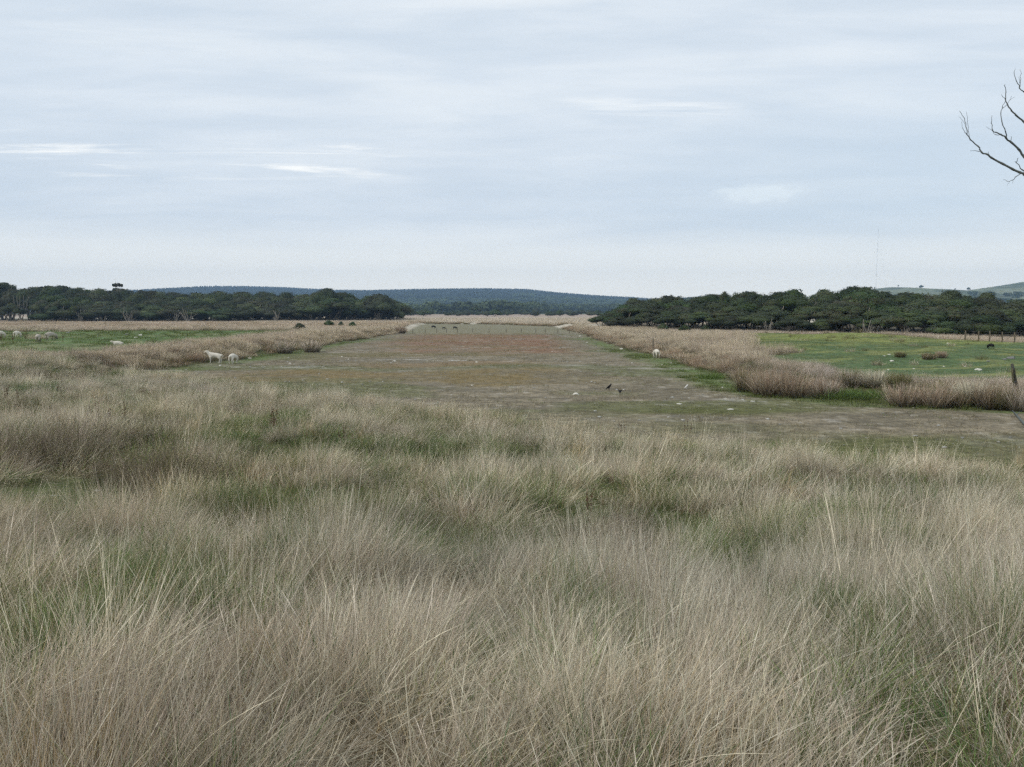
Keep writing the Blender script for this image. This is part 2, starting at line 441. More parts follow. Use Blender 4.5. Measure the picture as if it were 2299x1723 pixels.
def pinecol(X, Y, t):
    n = fbm(X / 110, Y / 260, 71, 4)[..., None]; t = t[..., None]
    base = c3(46, 58, 44) * (1 - sst(n, 0.4, 0.6) * 0.3)
    pad = sst(fbm(X / 170 + 5, Y / 300, 72, 3), 0.52, 0.58)[..., None] * sst(-t, -0.62, -0.5) * sst(X, 60, 200)[..., None]
    return base * (1 - pad) + c3(120, 132, 92) * pad
def greencol(X, Y, t):
    n = fbm(X / 60, Y / 90, 73, 4)[..., None]
    w_ = sst(fbm(X / 70 + 9, Y / 90, 74, 4), 0.60, 0.66)[..., None] * 0.7
    w_ = np.clip(w_ + sst(-X, -420, -330)[..., None], 0, 1)
    return (c3(98, 108, 80) * (1 - n) + c3(124, 124, 98) * n) * (1 - w_) + c3(58, 70, 50) * w_
ridge = hill('hills', [(200, 694), (380, 669), (450, 659), (560, 653), (650, 655), (760, 661), (850, 662), (1000, 659), (1080, 658), (1180, 660), (1250, 667), (1330, 674), (1390, 677), (1420, 686), (1470, 697)],
             3000, 1300, 420, pinecol)
ghill = hill('hills', [(1330, 700), (1390, 693), (1440, 683), (1500, 678), (1560, 676), (1700, 672), (1850, 664), (1930, 653), (1960, 649), (1990, 646), (2060, 650), (2110, 654), (2150, 655), (2190, 649), (2240, 642), (2292, 633), (2330, 633), (2450, 641), (2700, 660)],
             1500, 700, 420, greencol)

# ------------------------------------------------------------------ scattering (for stuff nobody could count)
def scatter(name, pts, rot, scl, idxs, tint, meshes, label, mat=None):
    srcs = bpy.data.collections.new(name + ' sources')
    for i, me in enumerate(meshes):
        o = bpy.data.objects.new('%s source %02d' % (name, i), me); srcs.objects.link(o)
    n = len(pts)
    me = bpy.data.meshes.new(name); me.vertices.add(n); me.vertices.foreach_set('co', np.asarray(pts, np.float32).ravel())
    for nm, typ, arr, key in (('rot', 'FLOAT_VECTOR', rot, 'vector'), ('scl', 'FLOAT_VECTOR', scl, 'vector')):
        at_ = me.attributes.new(nm, typ, 'POINT'); at_.data.foreach_set(key, np.asarray(arr, np.float32).ravel())
    at_ = me.attributes.new('idx', 'INT', 'POINT'); at_.data.foreach_set('value', np.asarray(idxs, np.int32))
    tc_ = np.ones((n, 4), np.float32); tc_[:, :3] = tint
    at_ = me.attributes.new('tint', 'FLOAT_COLOR', 'POINT'); at_.data.foreach_set('color', tc_.ravel())
    o = link(name, me, kind='stuff', label=label)
    ng = bpy.data.node_groups.new(name + ' scatter', 'GeometryNodeTree')
    ng.interface.new_socket('Geometry', in_out='INPUT', socket_type='NodeSocketGeometry')
    ng.interface.new_socket('Geometry', in_out='OUTPUT', socket_type='NodeSocketGeometry')
    N, Lk = ng.nodes, ng.links
    gi, go = N.new('NodeGroupInput'), N.new('NodeGroupOutput')
    ci = N.new('GeometryNodeCollectionInfo'); ci.inputs['Collection'].default_value = srcs
    ci.inputs['Separate Children'].default_value = True; ci.inputs['Reset Children'].default_value = True
    ip = N.new('GeometryNodeInstanceOnPoints'); ip.inputs['Pick Instance'].default_value = True
    def na_(nm, dt):
        x = N.new('GeometryNodeInputNamedAttribute'); x.data_type = dt; x.inputs[0].default_value = nm; return x.outputs[0]
    e2r = N.new('FunctionNodeEulerToRotation')
    Lk.new(gi.outputs[0], ip.inputs['Points']); Lk.new(ci.outputs[0], ip.inputs['Instance'])
    Lk.new(na_('idx', 'INT'), ip.inputs['Instance Index'])
    Lk.new(na_('rot', 'FLOAT_VECTOR'), e2r.inputs[0]); Lk.new(e2r.outputs[0], ip.inputs['Rotation'])
    Lk.new(na_('scl', 'FLOAT_VECTOR'), ip.inputs['Scale'])
    Lk.new(ip.outputs[0], go.inputs[0])
    md = o.modifiers.new('scatter', 'NODES'); md.node_group = ng
    return o

def tuft(name, seed, n, rad_, h0, h1_, lean, width, curl, tips, base, segs=4, heads=0.0, basef=0.35, wind=0.12, mat=None, pw=1.0):
    """a tuft of separate grass blades or rush stems; colour runs from a foot colour, partly darkened for the shade low in the tuft, to the tip colour"""
    g = np.random.default_rng(seed)
    r_ = rad_ * np.sqrt(g.random(n)); a_ = g.random(n) * 2 * math.pi
    bx, by = r_ * np.cos(a_), r_ * np.sin(a_)
    la = a_ + g.normal(0, 0.9, n)
    dxy = np.stack([np.cos(la), np.sin(la)], -1)
    th = lean * (0.25 + 0.9 * r_ / rad_) * g.random(n) ** 0.6 * 1.2
    dvec = dxy * np.sin(th)[:, None]; dvec[:, 0] += wind + g.normal(0, 0.13, n); dvec[:, 1] += g.normal(0, 0.13, n)
    hh = h0 + (h1_ - h0) * g.random(n) ** pw
    cu = curl * g.random(n) ** 1.5
    wd = width * (0.6 + 0.8 * g.random(n))
    sa = g.random(n) * math.pi
    side_ = np.stack([np.cos(sa), np.sin(sa), np.zeros(n)], -1)
    hd = g.random(n) < heads
    t = np.linspace(0, 1, segs + 1)
    P = np.zeros((n, segs + 1, 3)); cur = np.stack([bx, by, -0.05 * np.ones(n)], -1)
    for i in range(segs + 1):
        P[:, i] = cur
        if i < segs:
            k_ = 1 + cu * (t[i] ** 1.3) * 3
            vx = dvec * k_[:, None]
            vz = np.cos(np.clip(np.linalg.norm(vx, axis=1), 0, 2.2))
            v3 = np.concatenate([vx, vz[:, None]], 1); v3 /= np.linalg.norm(v3, axis=1)[:, None]
            cur = cur + v3 * (hh / segs)[:, None]
    W = wd[:, None] * (1 - 0.85 * t[None, :] ** 2)
    W = W * np.where(hd[:, None], 0.8 + 1.5 * np.exp(-((t[None, :] - 0.85) / 0.12) ** 2), 1)
    L_ = P - side_[:, None, :] * W[..., None] / 2; R_ = P + side_[:, None, :] * W[..., None] / 2
    VV = np.stack([L_, R_], 2).reshape(-1, 3)
    ids = np.arange(n)[:, None] * (segs + 1) * 2 + np.arange(segs)[None, :] * 2
    ids = ids.ravel()
    QQ = np.stack([ids, ids + 1, ids + 3, ids + 2], -1)
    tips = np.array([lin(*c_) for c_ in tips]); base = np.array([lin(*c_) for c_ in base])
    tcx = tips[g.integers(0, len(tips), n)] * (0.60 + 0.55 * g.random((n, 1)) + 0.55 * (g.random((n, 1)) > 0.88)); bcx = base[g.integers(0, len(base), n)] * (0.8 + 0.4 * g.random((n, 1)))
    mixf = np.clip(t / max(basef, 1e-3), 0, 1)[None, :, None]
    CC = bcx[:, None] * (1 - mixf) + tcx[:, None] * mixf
    CC = np.repeat(CC[:, :, None, :], 2, 2).reshape(-1, 3)
    return np_mesh(name, VV, QQ, None, CC, mat or M_BLADE)

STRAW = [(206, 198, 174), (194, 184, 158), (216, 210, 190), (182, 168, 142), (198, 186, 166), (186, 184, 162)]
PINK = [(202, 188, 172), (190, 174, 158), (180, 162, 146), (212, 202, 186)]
STRAWB = [(102, 92, 68), (84, 84, 54), (88, 76, 56)]  # straw feet, darkened to stand for the dark gaps between blades
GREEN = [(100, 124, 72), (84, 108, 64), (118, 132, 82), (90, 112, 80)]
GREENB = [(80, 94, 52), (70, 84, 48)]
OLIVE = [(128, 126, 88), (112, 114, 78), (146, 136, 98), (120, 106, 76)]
DARKB = [(60, 60, 42), (68, 60, 44), (54, 56, 38)]  # rush feet: olive-brown stems, painted darker for shade at the foot
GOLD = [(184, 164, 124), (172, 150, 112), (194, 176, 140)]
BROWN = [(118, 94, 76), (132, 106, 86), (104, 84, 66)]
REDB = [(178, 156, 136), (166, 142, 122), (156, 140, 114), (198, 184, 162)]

def tufts(prefix, wmul, n, segs):
    out = []
    # 0-4 long straw, 5-6 pinkish straw, 7-9 green, 10-11 olive, 12 gold stems, 13 brown dead, 14 dark rush, 15 red brown rush
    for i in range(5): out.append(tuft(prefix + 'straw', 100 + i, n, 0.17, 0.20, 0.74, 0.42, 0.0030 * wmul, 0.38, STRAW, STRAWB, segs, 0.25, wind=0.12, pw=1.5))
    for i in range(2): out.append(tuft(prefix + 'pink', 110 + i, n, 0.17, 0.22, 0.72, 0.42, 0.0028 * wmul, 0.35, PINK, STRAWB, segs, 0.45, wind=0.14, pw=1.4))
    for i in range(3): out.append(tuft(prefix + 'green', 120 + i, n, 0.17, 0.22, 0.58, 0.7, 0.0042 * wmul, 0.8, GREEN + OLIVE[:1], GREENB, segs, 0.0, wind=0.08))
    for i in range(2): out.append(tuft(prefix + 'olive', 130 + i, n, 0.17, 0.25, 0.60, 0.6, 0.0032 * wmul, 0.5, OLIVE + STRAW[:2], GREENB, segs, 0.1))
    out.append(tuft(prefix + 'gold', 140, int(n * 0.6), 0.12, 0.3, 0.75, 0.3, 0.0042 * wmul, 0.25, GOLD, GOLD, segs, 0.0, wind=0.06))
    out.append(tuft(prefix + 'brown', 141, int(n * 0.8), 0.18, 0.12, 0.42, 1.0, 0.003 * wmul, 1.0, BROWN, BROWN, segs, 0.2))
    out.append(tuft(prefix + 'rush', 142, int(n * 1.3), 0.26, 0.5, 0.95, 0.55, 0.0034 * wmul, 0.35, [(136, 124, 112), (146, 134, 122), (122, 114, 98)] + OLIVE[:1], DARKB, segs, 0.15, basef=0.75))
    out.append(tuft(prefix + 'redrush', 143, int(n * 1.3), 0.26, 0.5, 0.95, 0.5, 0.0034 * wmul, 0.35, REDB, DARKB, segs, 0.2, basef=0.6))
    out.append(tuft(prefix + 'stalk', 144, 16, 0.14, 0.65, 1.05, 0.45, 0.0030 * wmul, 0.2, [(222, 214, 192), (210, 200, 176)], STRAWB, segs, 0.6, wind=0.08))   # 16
    return out
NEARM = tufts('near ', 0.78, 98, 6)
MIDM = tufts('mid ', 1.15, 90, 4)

# patches noted on the photograph and laid out on the ground: (u, v, half-width px, half-height px, kind, strength)
PATCH = [(300, 1230, 190, 60, 'g', 1.0), (80, 1320, 110, 60, 'g', .8), (560, 935, 70, 25, 'g', .9), (900, 1000, 110, 35, 'g', .8), (640, 990, 60, 25, 'g', .8),
         (870, 1135, 170, 30, 'g', 1.2), (560, 1085, 110, 25, 'g', .7), (1600, 1205, 90, 30, 'g', .9), (1300, 1070, 120, 30, 'g', .7), (1500, 1120, 90, 30, 'g', .7),
         (1320, 1280, 60, 60, 'g', .7), (2230, 1560, 80, 120, 'g', .8), (1210, 1660, 60, 60, 'g', .9), (1080, 1340, 90, 50, 'g', .5), (420, 1690, 130, 50, 'g', .7), (1180, 985, 100, 22, 'g', .7),
         (2030, 990, 160, 25, 'g', .6), (980, 1008, 55, 18, 'b', 1.2), (600, 1040, 45, 18, 'b', 1.0), (2200, 1370, 110, 60, 'b', 1.2), (1750, 1060, 60, 18, 'b', .9),
         (1580, 1115, 50, 18, 'b', .7), (1140, 1690, 90, 60, 'b', .9), (500, 1290, 90, 30, 'b', .7), (1000, 1110, 60, 18, 'b', .6), (320, 870, 90, 18, 'b', .6), (1430, 965, 120, 12, 'b', .6),
         (90, 980, 95, 24, 'r', .9), (235, 1040, 105, 28, 'r', 1.3), (300, 965, 60, 15, 'r', .6), (120, 835, 60, 10, 'r', .7), (50, 895, 40, 12, 'r', .7), (430, 1060, 60, 20, 'r', .5),
         (20, 1110, 150, 34, 'm', 3.0), (150, 1128, 110, 18, 'm', 2.2), (60, 1500, 120, 160, 'o', .7), (420, 1480, 160, 120, 'o', .3), (1600, 1600, 120, 100, 'o', .35)]
PK = {}
for (u, v, hu, hv, kd, s_) in PATCH:
    up = 0.0 if kd == 'm' else 0.38
    c0 = at(u, v, up); e1 = at(u + hu, v, up); e2 = at(u, v - hv, up); e3 = at(u, v + hv, up)
    sy_ = max(abs(e2.y - e3.y) / 2, .2)
    if kd == 'm': c0.y -= 0.9; sy_ += 1.2
    PK.setdefault(kd, []).append((c0.x, c0.y, max(abs(e1.x - c0.x), .15), sy_, s_))
def patch(kd, x, y):
    s_ = np.zeros_like(x)
    for (cx, cy, sx, sy, st_) in PK.get(kd, []):
        s_ = s_ + st_ * np.exp(-((x - cx) / sx) ** 2 - ((y - cy) / sy) ** 2)
    return s_

def worley(x, y, cell, seed):
    ix, iy = np.floor(x / cell), np.floor(y / cell)
    best = np.full(x.shape, 1e9); bx = np.zeros(x.shape); by = np.zeros(x.shape); bid = np.zeros(x.shape)
    for a_ in (-1, 0, 1):
        for b_ in (-1, 0, 1):
            jx, jy = ix + a_, iy + b_
            cx = (jx + _hash(jx, jy, seed)) * cell; cy = (jy + _hash(jx, jy, seed + 5)) * cell
            d = (x - cx) ** 2 + (y - cy) ** 2; m_ = d < best
            best = np.where(m_, d, best); bx = np.where(m_, cx, bx); by = np.where(m_, cy, by); bid = np.where(m_, _hash(jx, jy, seed + 9), bid)
    return np.sqrt(best), bx, by, bid

def choose(x, y, g):
    """which kind of tuft grows where, its height and tint"""
    n = len(x)
    d = np.hypot(x, y)
    n1 = fbm(x / 1.5 + 40, y / 1.5, 81, 3); n2 = fbm(x / 4.5, y / 4.5 + 9, 82, 3); n3 = fbm(x / 0.7, y / 0.7, 83, 2)
    green = np.clip(sst(n1 * 0.6 + n2 * 0.4, 0.50, 0.66) * np.interp(y, [2, 5, 8, 30], [0.5, 0.55, 0.8, 0.5]) + patch('g', x, y), 0, 1)
    wd_, wx_, wy_, wid = worley(x, y, 1.5, 77)
    core = np.exp(-(wd_ / 0.5) ** 2)
    green = np.clip(green * (1.25 - 0.9 * core) + 0.34 * (1 - core) * np.interp(y, [4, 8], [0.25, 1]) + 0.35 * (wid > 0.8), 0, 1) * np.clip(0.25 + 1.5 * n3, 0, 1)
    brown = np.clip(patch('b', x, y) + 0.3 * (wid < 0.12) + 0.12 * sst(n3, 0.6, 0.75), 0, 1)
    rush = np.clip(patch('r', x, y) * (0.35 + 1.1 * n3), 0, 1); moss = np.clip(patch('m', x, y), 0, 1); gold = np.clip(patch('o', x, y) + 0.02, 0, 1)
    r0 = g.random(n)
    kind = np.zeros(n, int)
    r1 = g.random(n)
    straw = np.where(g.random(n) < np.where(n2 > 0.5, 0.35, 0.1), 5 + g.integers(0, 2, n), g.integers(0, 5, n))
    kind = straw
    kind = np.where(r1 < green * 0.95, np.where(g.random(n) < 0.62, 7 + g.integers(0, 3, n), 10 + g.integers(0, 2, n)), kind)
    kind = np.where(g.random(n) < brown * 0.7, 13, kind)
    kind = np.where(g.random(n) < gold * 0.42, 12, kind)
    kind = np.where(g.random(n) < rush * 0.85, 14, kind)
    kind = np.where((g.random(n) < 0.05 * sst(fbm(x / 1.2, y / 1.2, 88, 2), 0.5, 0.65)) & (kind < 7), 16, kind)
    keep = (g.random(n) > moss * 0.96) & ~((kind < 7) & (g.random(n) < 0.55 * np.clip(patch('g', x, y), 0, 1)))
    hs = (0.34 + 0.42 * n1 + 0.64 * core) * (0.75 + 0.5 * g.random(n)) * (1 - 0.30 * green * (kind < 7)) * (1 - 0.25 * brown) * (1 - 0.5 * np.clip(patch('g', x, y + 0.5), 0, 1) * (kind < 7)) * (1 - 0.5 * np.clip(patch('m', x, y), 0, 1))
    hs = np.where(kind == 14, 0.65 + 0.25 * g.random(n), hs)
    tv = (0.86 + 0.3 * n3)[:, None] * (0.88 + 0.24 * g.random((n, 1)))
    warm = (fbm(x / 6, y / 6, 85, 2) - 0.5)[:, None]
    tint = tv * (np.array([1.075, 1.05, 1.04]) + warm * np.array([0.10, 0.02, -0.16]))
    tint = tint * ((0.9 + 0.2 * wid) * (0.95 + 0.13 * core))[:, None]
    cd_, _, _, cid = worley(x, y, 0.6, 277)
    tint = tint * (0.82 + 0.34 * cid)[:, None]
    ca_ = cid * 47.0; cm_ = 0.06 + 0.18 * ((cid * 13.7) % 1.0)
    ot = 0.55 * np.clip(wd_, 0, 0.6) / 0.6
    dd = np.maximum(wd_, 1e-3); rx_ = -(y - wy_) / dd * ot; ry_ = (x - wx_) / dd * ot
    return kind, hs * (0.85 + 0.3 * ((cid * 5.3) % 1.0)), tint, keep, np.stack([rx_ + np.cos(ca_) * cm_, ry_ + np.sin(ca_) * cm_], -1)

def zone_pts(y0, y1, half, dens, g):
    ymax = y1; xm = half(y1)
    n = int((y1 - y0) * 2 * xm * dens)
    x = g.uniform(-xm, xm, n); y = g.uniform(y0, y1, n)
    k_ = np.abs(x) < half(y)
    return x[k_], y[k_]

def put_grass(name, x, y, kind, hs, tint, g, meshes, label, wide=1.0, tilt=None):
    n = len(x)
    rot = np.stack([g.normal(0, 0.06, n), g.normal(0, 0.06, n), g.uniform(-0.9, 0.9, n)], -1)
    if tilt is not None: rot[:, :2] += tilt
    sxy = (wide * (0.85 + 0.3 * g.random(n)))
    scl = np.stack([sxy, sxy, hs], -1)
    scatter(name, np.stack([x, y, H(x, y) - 0.01], -1), rot, scl, kind, tint, meshes, label)

# nearest grass
g = np.random.default_rng(21)
x1, y1_ = zone_pts(0.7, 4.5, lambda y: 0.78 * y + 2.6, 88, g)
x2, y2_ = zone_pts(4.5, 9.5, lambda y: 0.74 * y + 2.8, 52, g)
x, y = np.concatenate([x1, x2]), np.concatenate([y1_, y2_])
kk, hs, ti, kp, tl = choose(x, y, g)
# short growth close under the camera keeps the view clear
hs = hs * np.interp(np.hypot(x, y), [0.7, 1.6, 2.6, 4.5, 6.5], [0.42, 0.58, 0.66, 0.9, 1.0])
hs = np.where(kk == 12, hs * 0.75, hs)
hs = np.where(kk == 16, np.clip(hs, 0.7, 1.0), hs)
put_grass('grass', x[kp], y[kp], kk[kp], hs[kp], ti[kp], g, NEARM, 'long dry straw grass filling the nearest part of the slope', 1.0, tl[kp] * 0.8)
# middle slope
x, y = zone_pts(9.5, 48, lambda y: 0.70 * y + 3.2, 19, g)
dens = np.interp(y, [9.5, 14, 22, 48], [1.0, 0.9, 0.62, 0.5])
k0 = g.random(len(x)) < dens
x, y = x[k0], y[k0]
sd, nr_, fr_ = zones(x, y)
edge = nr_ + g.normal(0, 0.5, len(x))
k1 = ((edge > 0.1) | (sd > 0.4)) & (green_mound(x, y) < 0.3)
x, y, sd, edge = x[k1], y[k1], sd[k1], edge[k1]
kk, hs, ti, kp, tl = choose(x, y, g)
rightbelt = (x > 0) & (sd > 0) & (edge < 0)
lb = (sd > 0) & (sd < 3.4 + g.normal(0, 0.8, len(x))) & (edge < 2)
kk = np.where(lb, np.where(g.random(len(x)) < np.where(sd < 1.4, 0.5, 0.15), 15, np.where(g.random(len(x)) < 0.35, 14, 5)), kk)
kk = np.where((sd > 3) & (edge < 0) & (x > 0), np.where(g.random(len(x)) < 0.8, 5, 10), kk)
bd_, _, _, bi_ = worley(x, y, 2.1, 191)
bc_ = np.exp(-(bd_ / 0.85) ** 2)
kk = np.where(lb & (bc_ < 0.28) & (g.random(len(x)) < 0.7), 8, kk)
hs = np.where(lb, (0.8 + 0.4 * g.random(len(x))) * (0.3 + 0.95 * bc_ * (0.6 + 0.5 * bi_)), hs)
hs = np.where(edge < 2.0, hs * 0.85, hs)
kp = kp & ~(lb & (x > 12.6) & (y < 34) & (g.random(len(x)) < 0.8))
put_grass('grass', x[kp], y[kp], kk[kp], hs[kp], ti[kp], g, MIDM, 'dry tussocky grass on the middle slope down to the lake bed', 1.25, tl[kp] * 0.7)

# far banks and fields
FARM = [tuft('far straw', 200 + i, 80, 0.5, 0.35, 0.75, 0.5, 0.014, 0.4, PINK + STRAW[:2], [(118, 104, 84), (104, 96, 70)], 3, basef=0.5) for i in range(3)]           # 0-2
FARM += [tuft('far red rush', 210 + i, 95, 0.42, 0.6, 1.05, 0.5, 0.012, 0.3, REDB, DARKB, 3, basef=0.65) for i in range(2)]         # 3-4
FARM += [tuft('far dark rush', 220 + i, 95, 0.42, 0.55, 1.0, 0.55, 0.012, 0.3, OLIVE + PINK[:1], DARKB, 3, basef=0.8) for i in range(2)]  # 5-6
FARM += [tuft('far turf', 230 + i, 60, 0.5, 0.04, 0.13, 1.2, 0.02, 0.5, [(122, 126, 80), (112, 118, 72), (132, 128, 88), (96, 108, 68)], GREENB, 2) for i in range(2)]  # 7-8
FARM += [tuft('far low green', 240, 80, 0.45, 0.15, 0.4, 0.9, 0.018, 0.5, [(98, 112, 66), (90, 104, 60), (112, 122, 76)], GREENB, 3)]     # 9
FARM += [tuft('far pale', 250, 60, 0.5, 0.3, 0.6, 0.5, 0.016, 0.4, [(206, 198, 182), (198, 190, 172), (190, 180, 162)], [(170, 160, 140), (158, 150, 128)], 3)]      # 10
FARM += [tuft('far pink rush', 260 + i, 110, 0.42, 0.6, 1.05, 0.55, 0.011, 0.3, [(220, 208, 188), (208, 196, 174), (196, 180, 160), (186, 180, 150)], DARKB + [(92, 76, 60)], 3, basef=0.6) for i in range(2)]  # 11-12
FX, FY, FK, FS, FT, FW = [], [], [], [], [], []
def far_add(x, y, kind, hs, wide=1.0, tint=None):
    n = len(x)
    FX.append(x); FY.append(y); FK.append(np.broadcast_to(kind, (n,))); FS.append(np.broadcast_to(hs, (n,))); FW.append(np.broadcast_to(wide, (n,)))
    tv = (0.82 + 0.36 * fbm(x / 3, y / 3, 95, 3))[:, None] * (0.88 + 0.24 * g.random((n, 1))) * np.ones((1, 3))
    tv = tv * np.array([1.06, 1.01, 0.98])
    FT.append(tv if tint is None else tv * tint)
def box_pts(xa, xb, ya, yb, dens):
    n = int((xb - xa) * (yb - ya) * dens)
    return g.uniform(xa, xb, n), g.uniform(ya, yb, n)
# rush belts on both banks
x, y = box_pts(-36, -15, 44, 140, 3.2)
sd, nr_, fr_ = zones(x, y); left = xl(y) - x
wdt = 3.2 + 2.2 * (fbm(y / 6, y * 0 + 2, 96, 2) - 0.3)
k1 = (sd > 0.1) & (sd < wdt) & (nr_ < 0.5)
kd = np.where(g.random(k1.sum()) < np.where(sd[k1] < 1.5, 0.5, 0.1), g.choice([3, 4, 5, 6], k1.sum()), g.choice([11, 12], k1.sum()))
bd_, _, _, bi_ = worley(x[k1], y[k1], 3.0, 192)
far_add(x[k1], y[k1], kd, 0.32 + 0.8 * np.exp(-(bd_ / 1.25) ** 2) * (0.55 + 0.6 * bi_))
x, y = box_pts(8, 24, 47, 160, 3.0)
sd, nr_, fr_ = zones(x, y)
k1 = (sd > 0.1) & (sd < 3.2 + g.normal(0, 0.5, len(x)))
kd = np.where(g.random(k1.sum()) < np.where(sd[k1] < 1.5, 0.75, 0.12), g.choice([3, 4, 3, 5], k1.sum()), g.choice([11, 12], k1.sum()))
bd_, _, _, bi_ = worley(x[k1], y[k1], 2.6, 193)
far_add(x[k1], y[k1], kd, 0.28 + 0.72 * np.exp(-(bd_ / 1.1) ** 2) * (0.55 + 0.6 * bi_))
# pale grass behind the right belt
k1 = (sd > 2.4) & (green_mound(x, y) < 0.4) & (y < 150)
far_add(x[k1], y[k1], g.choice([0, 1, 2, 10, 11], k1.sum()), np.interp(y[k1], [60, 110], [1.0, 0.65]) * (0.4 + 0.9 * fbm(x[k1] / 2, y[k1] / 3, 197, 2)) * (0.9 + 0.3 * g.random(k1.sum())))
x, y = box_pts(22, 80, 60, 120, 1.2)
edge_ = np.interp(CU + F * x / y, [1335, 1481, 1670, 1800, 1945, 2100, 2299, 2450], [150, 129, 113, 106, 100, 92, 87, 82])
k1 = (green_mound(x, y) < 0.3) & (x < 0.75 * y + 4) & (y < edge_ + 1)
far_add(x[k1], y[k1], g.choice([0, 2, 10], k1.sum()), 0.6 + 0.3 * g.random(k1.sum()), 1.3)
# left bank top and field
x, y = box_pts(-150, -20, 44, 235, 1.25)
sd, nr_, fr_ = zones(x, y)
k1 = (sd > 2.2) & (-x < 0.75 * y + 4) & (g.random(len(x)) < np.interp(y, [44, 120, 235], [1.0, 0.8, 0.4])) & (nr_ < 1)
lg = sst(-x, 26, 31) * sst(y, 49, 53) * sst(-y, -116, -106)
k1 &= ~((lg > 0.3) & (fbm(x / 6, y / 6, 99, 3) < 0.8))
x, y = x[k1], y[k1]; kd = g.choice([0, 1, 2], len(x))
br = fbm(x / 10, y / 5, 98, 3)
kd = np.where((br > 0.56) & (g.random(len(x)) < 0.6), g.choice([11, 12, 6], len(x)), kd)
kd = np.where((y > 150) & (br > 0.45) & (g.random(len(x)) < 0.4), g.choice([3, 4, 5], len(x)), kd)
far_add(x, y, kd, np.interp(y, [110, 160], [1.0, 0.7]) * (0.7 + 0.4 * g.random(len(x))) * np.where(kd > 2, 0.75, 1), np.interp(y, [60, 200], [1.0, 1.7]))
# turf on the green mound, the left paddock and the foot of the banks
x, y = box_pts(15, 62, 35, 98, 2.2)
k1 = (green_mound(x, y) > 0.4) & (x < 0.75 * y + 3)
far_add(x[k1], y[k1], g.choice([7, 8], k1.sum()), 0.7 + 0.6 * g.random(k1.sum()), 1.0, np.array([1.0, 1.0, 0.9]))
x, y = box_pts(20, 58, 38, 92, 0.07)
k1 = (green_mound(x, y) > 0.6) & (x < 0.75 * y + 3)
far_add(x[k1], y[k1], g.choice([9, 5, 0], k1.sum()), 0.3 + 0.35 * g.random(k1.sum()), 0.5 + 0.5 * g.random(k1.sum()))
x, y = box_pts(-80, -27, 50, 112, 1.2)
far_add(x, y, g.choice([7, 8, 8, 9], len(x)), 0.6 + 0.5 * g.random(len(x)), 1.1)
x, y = box_pts(7, 20, 28, 75, 7)
sd, nr_, fr_ = zones(x, y)
k1 = (sd > -2.2 * sst(fbm(x / 3, y / 3, 101, 2), 0.35, 0.6)) & (sd < 0.6)
far_add(x[k1], y[k1], np.where(g.random(k1.sum()) < 0.6, 9, 7), 0.35 + 0.6 * g.random(k1.sum()), 0.6)
x, y = box_pts(-24, -16, 48, 100, 5)
sd, nr_, fr_ = zones(x, y)
k1 = (sd > -1.3 * sst(fbm(x / 3, y / 3, 102, 2), 0.3, 0.6)) & (sd < 0.5)
far_add(x[k1], y[k1], np.where(g.random(k1.sum()) < 0.5, 9, 7), 0.25 + 0.4 * g.random(k1.sum()), 0.6, np.array([.85, .9, .9]))
# pale plain beyond the lake, with a dark rush rim
x, y = box_pts(-90, 90, 175, 330, 0.42)
sd, nr_, fr_ = zones(x, y)
k1 = (fr_ > 3) & (np.abs(x) < 0.3 * y + 5)
far_add(x[k1], y[k1], 10, 0.9, 2.2)
x, y = box_pts(-28, 16, 165, 232, 1.6)
sd, nr_, fr_ = zones(x, y)
k1 = (fr_ > -1) & (fr_ < 5) & (fbm(x / 5, y / 5, 104, 2) > 0.42)
far_add(x[k1], y[k1], g.choice([5, 6, 3], k1.sum()), 0.7, 1.2)
FX, FY, FK, FS, FT, FW = (np.concatenate(q) for q in (FX, FY, FK, FS, FT, FW))
n = len(FX)
scatter('grass', np.stack([FX, FY, H(FX, FY) - 0.02], -1), np.stack([g.normal(0, .05, n), g.normal(0, .05, n), g.uniform(0, 6.28, n)], -1),
        np.stack([FW, FW, FS], -1), FK, FT, FARM, 'rushes, pale grass and green turf on the banks and fields round the lake bed')

# low herbs and clods on the dry lake bed
HERB = [tuft('herb', 300 + i, 26, 0.24, 0.03, 0.13, 1.3, 0.018, 0.6, c_, [(92, 88, 66)], 2) for i, c_ in enumerate(
        ([(116, 116, 78), (100, 104, 66)], [(134, 124, 98), (120, 108, 84)], [(136, 104, 84), (124, 96, 74)], [(128, 112, 66), (114, 100, 60)], [(92, 110, 58), (104, 118, 66)]))]
x, y = box_pts(-22, 22, 17, 130, 12)
sd, nr_, fr_ = zones(x, y)
k1 = (sd < 0) & (nr_ < 0.5) & (g.random(len(x)) < np.interp(y, [20, 50, 130], [1.0, 0.7, 0.3])) & (fbm(x / 1.1, y / 2.4, 105, 4, 0.6) > 0.50)
x, y = x[k1], y[k1]
wv = (fbm(x / 7, y / 7, 38, 3) - 0.5)
kd = np.where(fbm(x / 9 + 3, y / 5, 31, 4) > 0.53, 0, 1)
kd = np.where((y + wv * 26 > 77) & (y + wv * 26 < 120) & (x > -14) & (x < 5), 2, kd)
kd = np.where((y + wv * 9 > 39.5) & (y + wv * 9 < 49) & (x > -17) & (x < 4), 3, kd)
kd = np.where(g.random(len(x)) < 0.12, 4, kd)
n = len(x)
scatter('weeds', np.stack([x, y, H(x, y)], -1), np.stack([np.zeros(n), np.zeros(n), g.uniform(0, 6.28, n)], -1), np.stack([0.5 + g.random(n)] * 3, -1), kd,
        (0.8 + 0.4 * g.random((n, 1))) * np.ones((1, 3)), HERB, 'low weeds creeping over the dry lake bed')

